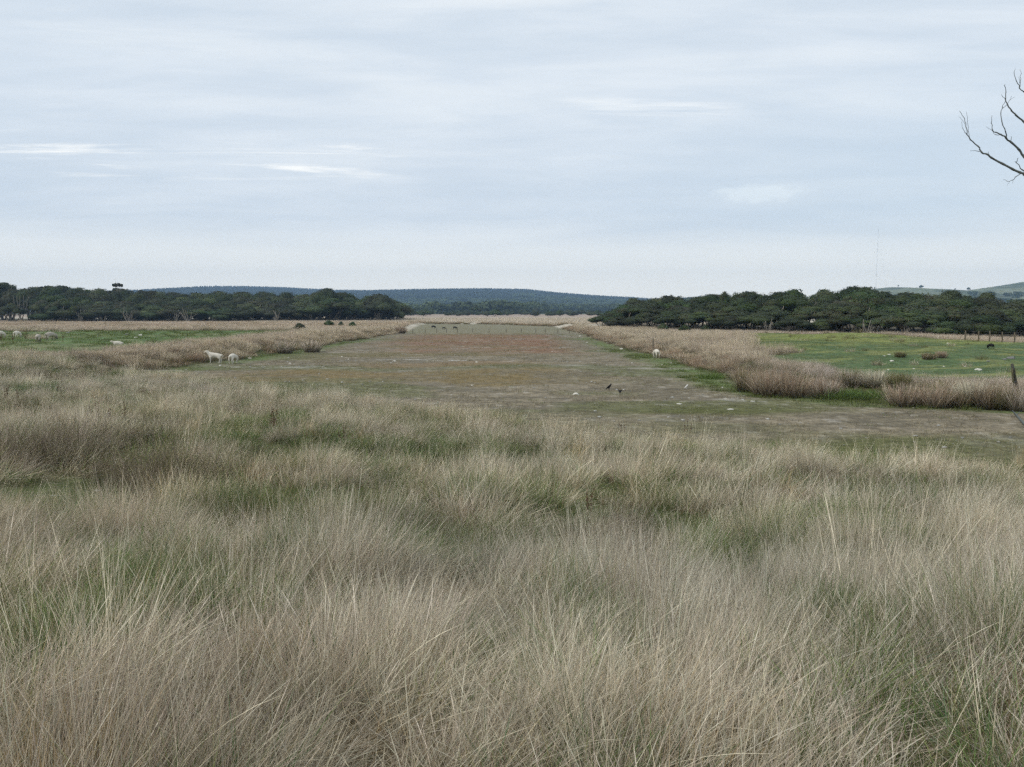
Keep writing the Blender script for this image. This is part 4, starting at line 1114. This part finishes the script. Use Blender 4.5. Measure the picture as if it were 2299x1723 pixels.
def eyes(o, mesh_pose):
    hx = {'stand': (-0.61, 0.80), 'graze': (-0.64, 0.24)}.get(mesh_pose)
    if not hx: return
    eb = MB()
    for s in (-1, 1): eb.tube([(hx[0], s * 0.062, hx[1]), (hx[0], s * 0.082, hx[1])], 0.011, 8, (0.01, 0.01, 0.01))
    link('eyes', eb.mesh('sheep eyes', M_STONE), o)
def sheep(u, v, pose, rz, label, sc=1.0, sink=0.0, name='sheep', cat='sheep', Y=None):
    p_ = at(u, v)
    o = link(name, SH[pose], None, (p_.x, p_.y, p_.z - sink), rz, sc, label, cat)
    if pose in ('stand', 'graze') and p_.y < 65: eyes(o, pose)
    return o
def tag_group(o, gname): o['group'] = gname
sheep(484, 816, 'stand', R(8), 'shorn white sheep standing side-on with raised head on the lake bed', 1.02)
sheep(523, 817, 'graze', R(-98), 'white sheep seen from behind, grazing beside the one with raised head', 0.98)
sheep(1474, 804, 'graze', R(-80), 'white sheep grazing at the foot of the right bank', 0.95)
sheep(38, 759, 'graze', R(-92), 'clean white sheep grazing end-on in the green paddock', 1.0)
sheep(86, 769, 'grey', R(-70), 'dirty white sheep with dark belly grazing nearest the dry grass', 0.98)
sheep(113, 765, 'grey', R(-110), 'big grey sheep grazing right of the smaller one', 1.12)
sheep(1, 760, 'graze', R(-95), 'sheep half cut off by the left edge of the picture', 1.05)
sheep(265, 774, 'lie', R(20), 'white sheep lying behind dry grass, only its back showing', 0.8, 0.3)
for (u, v, rz, sc, lb_) in [(973, 738, 200, 1.0, 'leftmost of three black sheep grazing far off on the lake bed'), (996, 740, 180, 0.75, 'smallest black lamb between two black sheep'), (1021, 740, 200, 0.95, 'rightmost of three black sheep grazing far off on the lake bed')]:
    sheep(u, v, 'black', R(rz), lb_, sc * 0.85)
sheep(2225, 784, 'black', R(-82), 'small black sheep beside the far fence right of the green mound', 0.55)

def bird_mesh(name, pose, col, col2=None):
    if pose == 'stand':
        V = [(0, 0, 0.16), (-0.07, 0, 0.21), (-0.11, 0, 0.28), (-0.165, 0, 0.285), (0.09, 0, 0.10), (0.19, 0, 0.03)]
        Rr = [0.055, 0.05, 0.03, 0.008, 0.035, 0.018]; E = [(0, 1), (1, 2), (2, 3), (0, 4), (4, 5)]
        for s in (-1, 1):
            i = len(V); V += [(0, s * 0.03, 0.08), (-0.01, s * 0.03, 0.0), (-0.04, s * 0.03, 0.0)]; Rr += [0.012, 0.006, 0.006]; E += [(0, i), (i, i + 1), (i + 1, i + 2)]
    else:
        V = [(0, 0, 0.14), (-0.09, 0, 0.12), (-0.15, 0, 0.10), (-0.20, 0, 0.08), (0.10, 0, 0.13), (0.20, 0, 0.12)]
        Rr = [0.05, 0.045, 0.032, 0.008, 0.035, (0.05, 0.012)]; E = [(0, 1), (1, 2), (2, 3), (0, 4), (4, 5)]
        for s in (-1, 1):                                                 # opened wings
            i = len(V); V += [(0.01, s * 0.10, 0.19), (0.05, s * 0.22, 0.24)]; Rr += [(0.05, 0.014), (0.03, 0.008)]; E += [(0, i), (i, i + 1)]
            i = len(V); V += [(0, s * 0.03, 0.07), (0, s * 0.03, 0.0)]; Rr += [0.011, 0.006]; E += [(0, i), (i, i + 1)]
    def cols(co):
        c_ = np.tile(np.array(col), (len(co), 1))
        if col2 is not None: c_[(co[:, 2] > 0.17) & (co[:, 0] > -0.06) & (np.abs(co[:, 1]) > 0.12)] = col2
        return c_
    return skin_body(name, V, E, Rr, M_STONE, col, cols)
for (u, v, ms_, rz, sc, lb_) in [(1367, 876, bird_mesh('black bird', 'stand', (0.01, 0.01, 0.012)), 200, 0.95, 'black bird standing upright on the lake bed'),
        (1392, 885, bird_mesh('pied bird', 'wings', (0.01, 0.01, 0.012), (0.7, 0.7, 0.7)), 80, 0.9, 'black bird with white wing patches, wings open on the lake bed'),
        (1541, 874, bird_mesh('white bird', 'stand', (0.7, 0.69, 0.66)), 120, 0.75, 'small white bird standing on the lake bed near the right bank')]:
    p_ = at(u, v); link('bird', ms_, None, p_, R(rz), sc, lb_, 'bird')

# ------------------------------------------------------------------ stones
ROCKS = [(1293, 887, 13, .5, 'flat white stone on the lake bed left of the two black birds'), (494, 822, 6, .7, 'small white stone at the feet of the sheep with raised head'), (561, 806, 9, .4, 'flat pale stone on the lake bed under the left rushes'),
    (651, 817, 5, .6, 'tiny white stone on the left part of the lake bed'), (768, 802, 5, .5, 'pale stone below the left bank, left of its brighter twin'), (782, 808, 4, .8, 'bright white pebble below the left bank'),
    (1395, 785, 9, .5, 'pale stone lying at the foot of the far right rushes'), (1318, 770, 4, .6, 'white stone far off at the right foot of the lake bed'), (1302, 756, 5, .6, 'white stone before the far right fence post'),
    (1622, 871, 4, .7, 'white pebble on mossy ground before the right rushes'), (2003, 812, 9, .45, 'bright white stone on the green mound slope'), (1996, 797, 7, .4, 'pair-like pale stone above the bright one on the mound'),
    (2197, 832, 15, .42, 'long white slab lying on the green slope at right'), (2167, 824, 6, .45, 'small pale stone left above the long white slab'), (2119, 824, 5, .5, 'small pale stone on the slope between tussock and slab'),
    (2129, 772, 6, .4, 'pale stone high on the green mound near the pale field'), (1994, 831, 5, .5, 'white stone just above the dark rush clump'), (2052, 829, 5, .5, 'faint pale stone on the lower green slope'),
    (2270, 806, 17, .4, 'grey boulder heap on the green slope at the right edge'), (2255, 808, 9, .4, 'pale boulder left of the grey boulder heap'), (2219, 812, 9, .3, 'low grey stone left of the boulder heap'),
    (2050, 917, 5, .5, 'pale stone on the lake bed before the big red-brown tussock'), (1986, 800, 5, .4, 'small pale stone left of the two on the mound'), (1857, 860, 6, .4, 'pale stone on ground before the long rush row'),
    (335, 738, 9, .4, 'pale flat stone on the upper edge of the left paddock'), (315, 754, 10, .4, 'white stone in the left green paddock'), (305, 759, 9, .4, 'white stone just below the other one in the left paddock'), (152, 748, 8, .4, 'small pale stone near the grey sheep'),
    (285, 752, 9, .4, 'grey stone left of the white ones in the paddock'), (1070, 814, 8, .3, 'pale stone in the white streak across the lake bed'), (885, 812, 8, .4, 'pale stone pair left of the white streak'), (1060, 866, 6, .4, 'pale stone on the near lake bed'),
    (1525, 908, 12, .25, 'thin white slab on the near lake bed at right'), (1640, 920, 14, .2, 'flat pale crust on the lake bed below the rush row'), (1690, 902, 12, .2, 'thin pale slab on the bed before the rush row')]
RM = [rock_mesh('rock', 700 + i, lin(206, 202, 190), 3, 1.0) for i in range(5)]
for m_ in RM: m_.materials.append(M_STONE)
RG = rock_mesh('rock', 720, lin(120, 120, 116), 3, 1.0); RG.materials.append(M_STONE)
for i, (u, v, wpx, fl, lb_) in enumerate(ROCKS):
    p_ = at(u, v); r_ = wpx / 2 / F * p_.y
    grey = 'grey' in lb_
    link('rock', RG if grey else RM[i % 5], None, (p_.x, p_.y, p_.z + r_ * fl * 0.35), random.uniform(-.5, .5), (r_, r_ * 0.8, r_ * fl), lb_, 'rock')

# ------------------------------------------------------------------ fences and posts
def post_mesh(h, r, top=0.0, col=(96, 88, 74)):
    b = MB(); g_ = np.random.default_rng(int(h * 1000 + r * 1e4))
    zs = np.linspace(-0.2, h, 6); b.tube([(g_.normal(0, r * .12), g_.normal(0, r * .12), z_) for z_ in zs], [r * 1.05, r, r, r * .98, r * .96, r * (0.8 - top)], 9, lin(*col))
    return b.mesh('post', M_WOOD, True)
def fence(label, spots, h, r, wires=(0.35, 0.7, 0.95), grp=None):
    c0 = spots[0]; root = link('wire_fence', None, None, c0, 0, 1.0, label, 'fence')
    pm = post_mesh(h, r)
    for q in spots:
        o = link('post', pm, root, (q.x - c0.x, q.y - c0.y, q.z - c0.z), random.uniform(0, 6)); o.rotation_euler = (random.gauss(0, .03), random.gauss(0, .03), 0)
    for f_ in wires:
        b = MB(); b.tube([(q.x - c0.x, q.y - c0.y, q.z - c0.z + h * f_) for q in spots], 0.004, 4, lin(110, 108, 104))
        link('wire', b.mesh('wire', M_METAL), root)
def gp(X, Y): return Vector((X, Y, h1(X, Y)))
fence('line of thin grey posts and wire across the far end of the lake bed', [gp((u - CU) / F * Y, Y) for u, Y in [(905, 129), (927, 129), (955, 130), (981, 130), (1003, 130), (1027, 131), (1061, 131), (1098, 131), (1137, 130), (1170, 130), (1203, 130), (1224, 129), (1252, 128), (1278, 127), (1302, 125)]], 0.75, 0.045)
fence('post and wire fence in the pale field right of the green mound', [gp((u - CU) / F * Y, Y) for u, Y in [(2165, 68), (2196, 67), (2221, 66), (2249, 65), (2277, 64), (2306, 63), (2336, 62)]], 0.85, 0.05)
p_ = at(1466, 790); link('post', post_mesh(1.15, 0.05), None, p_, 0, 1.0, 'single thin dark post at the edge of the right rushes', 'post')
p_ = at(2284, 876); p_.z = h1(p_.x, p_.y)
o = link('post', post_mesh(1.05, 0.06, col=(70, 68, 60)), None, p_, 0, 1.0, 'thick leaning dark post among rushes at the right edge', 'post'); o.rotation_euler = (0.05, -0.28, 0)
o = link('post', post_mesh(0.85, 0.036, col=(86, 82, 62)), None, (p_.x - 0.16, p_.y - 0.1, p_.z), 0, 1.0, 'thinner leaning post just left of the thick one', 'post'); o.rotation_euler = (0.02, -0.2, 0)

# ------------------------------------------------------------------ single tussocks
def tussock(seed, rad_, hh, tips, n=520, base=DARKB, lean=0.55, bf=0.7, w_=0.010, wind=0.05):
    m_ = tuft('tussock', seed, n, rad_, hh * 0.55, hh, lean, w_, 0.3, tips, base, 5, 0.1, basef=bf, wind=wind, mat=M_TUS, pw=0.8)
    return m_
M_TUS = attr_mat('rush stems', transl=0.2)
TUS = [(2030, 912, 50, 64, REDB, 'large red-brown rush tussock on the right bank foot'), (2100, 914, 48, 62, REDB, 'red-brown tussock joined to the right of the largest one'), (2150, 912, 34, 46, REDB + OLIVE, 'red-olive tussock closing the right end of the red-brown pair'),
    (2018, 872, 30, 45, OLIVE, 'dark olive tussock behind the red-brown pair'), (2215, 915, 34, 66, REDB, 'red-brown tussock left below the leaning posts'), (2245, 918, 30, 60, OLIVE, 'dark tussock just below the leaning posts'),
    (2292, 922, 44, 70, PINK, 'pinkish tussock cut by the right edge of the picture'), (2178, 905, 36, 64, STRAW, 'pale straw tussock between red-brown ones'), (1720, 890, 40, 72, REDB, 'broad red-brown tussock at the near end of the rush row'),
    (1680, 880, 36, 66, OLIVE + REDB, 'dark-footed tussock left in the near rush row'), (1775, 893, 44, 76, REDB, 'tall tussock where the near rush row meets green weeds'), (1850, 893, 36, 56, REDB + PINK, 'brown tussock right of the tall one in the rush row'),
    (1910, 868, 34, 50, PINK + OLIVE, 'greyish tussock above the bright green weeds'), (1960, 868, 30, 46, STRAW, 'pale tussock right above the bright green weeds'),
    (2021, 802, 14, 16, OLIVE, 'small dark tussock alone on the green mound'), (2085, 807, 18, 20, REDB + OLIVE, 'left half of the brown tussock alone on the green mound'), (2113, 804, 13, 20, REDB, 'right half of the brown tussock alone on the green mound'),
    (700, 791, 24, 34, PINK + OLIVE[:1], 'dark-footed tussock at the end of the left bank bulge'), (640, 794, 24, 36, PINK + OLIVE[:2], 'olive-footed tussock on the left bank beside the green foot'),
    (900, 749, 15, 20, REDB, 'last dark tussock at the far tip of the left rush belt')]
for i, (u, v, wpx, hpx, tp, lb_) in enumerate(TUS):
    p_ = at(u, v); s_ = p_.y / F
    link('rush_tussock', tussock(800 + i, wpx * s_ * 0.62, hpx * s_ * 0.98, tp, 620 if p_.y < 45 else 380, w_=max(0.009, 0.0005 * p_.y)), None, p_, random.uniform(0, 6), 1.0, lb_, 'tussock')
for (u, v, wpx, hpx, lb_) in [(1880, 893, 46, 30, 'bright green weeds at the foot of the rush row'), (1945, 893, 40, 26, 'lower bright green weeds left of the large red-brown tussock'), (1600, 850, 34, 18, 'bright green weeds spilling onto the bed below the far rush row')]:
    p_ = at(u, v); s_ = p_.y / F
    link('weed_clump', tussock(850 + int(u) % 7, wpx * s_, hpx * s_, [(98, 120, 62), (88, 108, 56), (110, 128, 70)], 900, GREENB, 0.9, 0.4, 0.013), None, p_, 0, 1.0, lb_, 'weeds')
# tall pale tussock in the foreground
p_ = Vector((2.35, 4.9, 0)); p_.z = h1(p_.x, p_.y)
m_ = tuft('tall tussock', 871, 260, 0.30, 0.65, 1.18, 0.62, 0.0042, 0.18, [(214, 204, 180), (202, 190, 166), (190, 178, 158)], STRAWB, 7, 0.35, wind=0.10, mat=M_TUS)
link('grass_tussock', m_, None, p_, 0, 1.0, 'tall pale tussock with long straight stems fanning above the grass at right', 'tussock')

# dead dock stalks
def dock(seed, h):
    g_ = np.random.default_rng(seed); b = MB(); c_ = lin(96, 74, 58)
    for i in range(3):
        e = np.array([g_.normal(0, .12), g_.normal(0, .12), h * (0.75 + .25 * g_.random())]); pth = limb_path(g_, (0, 0, -.03), e, 7, .04)
        b.tube(pth, np.linspace(.006, .003, 7), 5, c_)
        for j in range(26):
            t = 0.5 + 0.5 * g_.random(); k_ = min(int(t * 6), 5); q = pth[k_] * (1 - (t * 6 - k_)) + pth[k_ + 1] * (t * 6 - k_) + g_.normal(0, .018, 3)
            s = 0.014 + 0.014 * g_.random(); a1 = g_.normal(0, 1, 3); a1 /= np.linalg.norm(a1); a2 = np.cross(a1, g_.normal(0, 1, 3)); a2 /= np.linalg.norm(a2)
            b.add([q - a1 * s, q - a2 * s, q + a1 * s, q + a2 * s], [(0, 1, 2, 3)], None, c_)
    return b.mesh('dock stalks', M_BARK)
DK = [dock(900 + i, 0.75) for i in range(4)]
for i, (u, v, s, lb_) in enumerate([(14, 905, 1.0, 'dark dead dock stalk at the left edge above the grey rushes'), (45, 908, .9, 'dark dead dock stalk just right of the one at the left edge'), (215, 950, 1.1, 'bushy brown dock stalks left of two others in the left grass'),
        (250, 962, 1.0, 'middle of three brown dock stalks in the left grass'), (284, 952, 1.0, 'rightmost of three brown dock stalks in the left grass'), (612, 975, 1.2, 'thick rust-brown dock in a green hollow'),
        (770, 1000, .8, 'thin dark dock stalk in the middle of the slope'), (738, 1050, .8, 'low dark dock stalk left of the central hollow'), (1322, 1172, .7, 'small dark dock head near the middle of the foreground grass'),
        (1400, 985, .8, 'reddish dock stalk near the lake edge'), (1545, 980, .9, 'rust-red dock at the edge of the grass near the lake bed'), (130, 885, .7, 'small dark dock stalk behind the left rushes'),
        (30, 772, 1.3, 'brown dock stalk below the clean white sheep'), (58, 768, 1.2, 'leafless brown dock between two sheep'), (5, 772, 1.3, 'brown dock at the left edge below the cut-off sheep'), (140, 768, 1.1, 'brown dock right of the big grey sheep')]):
    p_ = at(u, v); link('dock_plant', DK[i % 4], None, p_, random.uniform(0, 6), s * (1.0 if p_.y > 40 else 0.78), lb_, 'dead weed')

# ------------------------------------------------------------------ bare tree reaching in from the right
TY = 8.6
def tp(x, y, dy=0.0):
    """pixel of the enlarged detail -> point in the tree, around 8.6 m from the eye"""
    u, v = 2050 + x / 5.181, 120 + y / 5.181
    d = ray(u, v); t = (TY + dy) / d.y
    return Vector((d.x * t, TY + dy, CAMZ + d.z * t))
base_ = Vector((8.3, 9.0, h1(8.3, 9.0)))
bt = link('bare_tree', None, None, base_, 0, 1.0, 'leafless tree whose dark twigs reach in from the right edge against the sky', 'tree')
BK = lin(92, 96, 92)
def branch(lines):
    b = MB()
    for pts, r0, r1 in lines:
        g_ = np.random.default_rng(len(pts) * 7 + int(abs(pts[0].x) * 100))
        P = [p - base_ for p in pts]
        # finer, slightly knotty course
        Q_, Rr_ = [], []
        for i in range(len(P) - 1):
            for j in range(3):
                t = j / 3; Q_.append(P[i].lerp(P[i + 1], t) + Vector(g_.normal(0, 0.0035, 3)) * (j > 0)); Rr_.append(1 + 0.22 * (j == 0))
        Q_.append(P[-1]); Rr_.append(1)
        n = len(Q_); rr = [0.55 * (r0 + (r1 - r0) * i / (n - 1)) * Rr_[i] for i in range(n)]
        b.tube(Q_, rr, 6, BK)
    link('branch', b.mesh('branch', M_BARK, True), bt)
fork1 = Vector((6.75, 8.9, 4.55)); fork2 = Vector((7.1, 9.0, 5.3))
branch([([fork1, tp(1290, 1410), tp(1240, 1385), tp(1160, 1350), tp(1040, 1285), tp(910, 1215), tp(870, 1180), tp(795, 1150), tp(785, 1135), tp(760, 1085), tp(665, 1005), tp(625, 945), tp(612, 850), tp(598, 755), tp(540, 668)], 0.024, 0.0035),
        ([tp(785, 1135), tp(740, 1138), tp(665, 1135)], 0.006, 0.003), ([tp(870, 1180), tp(872, 1145)], 0.006, 0.003), ([tp(665, 1005), tp(640, 900), tp(632, 760), tp(618, 680)], 0.005, 0.002),
        ([tp(625, 945), tp(580, 880), tp(558, 795)], 0.005, 0.002), ([tp(606, 830), tp(575, 780), tp(530, 740)], 0.003, 0.0015),
        ([tp(1260, 1395), tp(1190, 1440), tp(1160, 1475), tp(1120, 1492), tp(1048, 1472)], 0.008, 0.003), ([tp(1120, 1492), tp(1090, 1550)], 0.003, 0.0015), ([tp(1160, 1475), tp(1158, 1515)], 0.003, 0.0015)])
branch([([fork1, tp(1420, 1370, .1), tp(1290, 1200, .1), tp(1235, 1125, .1), tp(1140, 1035, .1), tp(1080, 985, .1), tp(1020, 945, .1), tp(960, 920, .1), tp(930, 908, .1), tp(908, 810, .1), tp(920, 720, .1)], 0.026, 0.003),
        ([tp(1140, 1035, .1), tp(1140, 965, .1)], 0.007, 0.003), ([tp(1085, 985, .1), tp(1080, 930), tp(1032, 790), tp(1020, 700), tp(1040, 620), tp(1072, 560)], 0.010, 0.004),
        ([tp(1040, 640), tp(1090, 600), tp(1125, 545), tp(1145, 495)], 0.005, 0.002), ([tp(1125, 545), tp(1182, 510)], 0.003, 0.0015), ([tp(930, 908, .1), tp(855, 855, .1)], 0.004, 0.002),
        ([tp(1020, 945, .1), tp(970, 950, .05), tp(930, 920, .05)], 0.006, 0.003)])
branch([([fork1, tp(1400, 1440, -.1), tp(1290, 1368, -.1), tp(1195, 1270, -.1)], 0.018, 0.006), ([tp(1195, 1270, -.1), tp(1225, 1218, -.1)], 0.007, 0.004), ([tp(1195, 1270, -.1), tp(1180, 1266, -.1)], 0.005, 0.003)])
branch([([fork2, tp(1420, 930, .2), tp(1290, 800, .2), tp(1195, 720, .2), tp(1145, 670, .2), tp(1100, 600, .2), tp(1075, 545, .2), tp(1080, 450, .2), tp(1060, 375, .2)], 0.020, 0.005),
        ([tp(1075, 545, .2), tp(1028, 480, .2)], 0.006, 0.003), ([tp(1060, 375, .2), tp(1068, 360, .2)], 0.005, 0.003)])
branch([([fork2, tp(1420, 560), tp(1290, 450), tp(1235, 405), tp(1200, 320), tp(1175, 225), tp(1187, 170)], 0.013, 0.0025), ([tp(1235, 405), tp(1245, 330), tp(1260, 235), tp(1243, 185)], 0.006, 0.002), ([tp(1240, 350), tp(1230, 270)], 0.004, 0.002)])
branch([([fork2, Vector((7.6, 9.2, 6.4)), Vector((8.1, 9.4, 7.3)), Vector((8.2, 9.5, 8.2))], 0.05, 0.01), ([Vector((7.6, 9.2, 6.4)), Vector((7.1, 9.6, 7.2)), Vector((6.9, 9.9, 8.0))], 0.02, 0.005)])
gt = np.random.default_rng(5)
for st_, en_, r0_ in (((7.75, 9.0, 3.9), (9.6, 9.8, 6.2), .05), ((7.6, 9.2, 6.4), (9.0, 10.4, 8.0), .03), ((7.9, 9.0, 3.4), (8.9, 7.6, 6.0), .045), ((6.9, 8.95, 4.9), (6.4, 10.2, 6.9), .03), ((8.1, 9.4, 7.3), (8.9, 9.0, 8.8), .02)):
    main = [Vector(q) for q in limb_path(gt, st_, en_, 8, 0.09)]; ls = [(main, r0_, 0.006)]
    for j in range(9):
        a0 = main[2 + j % 6]; e0 = a0 + Vector(gt.normal(0, 0.45, 3)) + Vector((0, 0, 0.45)); tw = [Vector(q) for q in limb_path(gt, a0, e0, 6, 0.1)]; ls.append((tw, 0.014, 0.003))
        for k_ in range(2): ls.append(([tw[3], tw[3] + Vector(gt.normal(0, 0.16, 3)) + Vector((0, 0, 0.18))], 0.006, 0.002))
    ls = [l for l in ls if all((p.x > 0.66 * p.y + 0.12) for p in l[0])]
    if ls: branch(ls)
b = MB(); b.tube([Vector((0, 0, -0.3)), Vector((-0.1, 0, 0.8)), Vector((-0.45, -0.02, 1.7)), fork1 - base_], [0.17, 0.13, 0.10, 0.05], 10, BK)
b.tube([Vector((-0.4, -0.02, 1.6)), Vector((-0.7, 0, 2.6)), fork2 - base_], [0.09, 0.07, 0.055], 8, BK)
link('trunk', b.mesh('trunk', M_BARK, True), bt)
# fallen branch tip on the lake bed at the right edge
d0 = at(2272, 930); d1 = at(2308, 962)
b = MB(); c0 = d0
b.tube([Vector((0, 0, 0.12)), (d1 - d0) * 0.3 + Vector((0, 0, 0.10)), (d1 - d0) * 0.62 + Vector((0, 0, 0.05)), (d1 - d0) * 1.0 + Vector((0, 0, 0.03)), (d1 - d0) * 1.6], [0.02, 0.03, 0.04, 0.05, 0.05], 7, BK)
b.tube([(d1 - d0) * 0.3 + Vector((0, 0, 0.10)), (d1 - d0) * 0.3 + Vector((0.25, 0.2, 0.2))], [0.02, 0.008], 6, BK)
link('fallen_branch', b.mesh('fallen branch', M_BARK, True), None, d0, 0, 1.0, 'dark fallen branch lying on the mossy bed at the right edge', 'branch')

# ------------------------------------------------------------------ haze
hb = MB(); x0, x1h, y0, y1h, z0, z1 = -2600, 2600, -60, 3500, -9, 175
hb.add([(x0, y0, z0), (x1h, y0, z0), (x1h, y1h, z0), (x0, y1h, z0), (x0, y0, z1), (x1h, y0, z1), (x1h, y1h, z1), (x0, y1h, z1)],
       [(0, 3, 2, 1), (4, 5, 6, 7), (0, 1, 5, 4), (1, 2, 6, 5), (2, 3, 7, 6), (3, 0, 4, 7)])
mh, k = new_mat('haze')
pv = k.n('ShaderNodeVolumePrincipled')
pv.inputs['Color'].default_value = (0.40, 0.60, 0.88, 1); pv.inputs['Density'].default_value = 0.00020; pv.inputs['Anisotropy'].default_value = 0.1
k.t.links.new(pv.outputs[0], k.n('ShaderNodeOutputMaterial').inputs['Volume'])
link('haze', hb.mesh('haze', mh), kind='stuff', label='thin blue air haze over the whole plain')
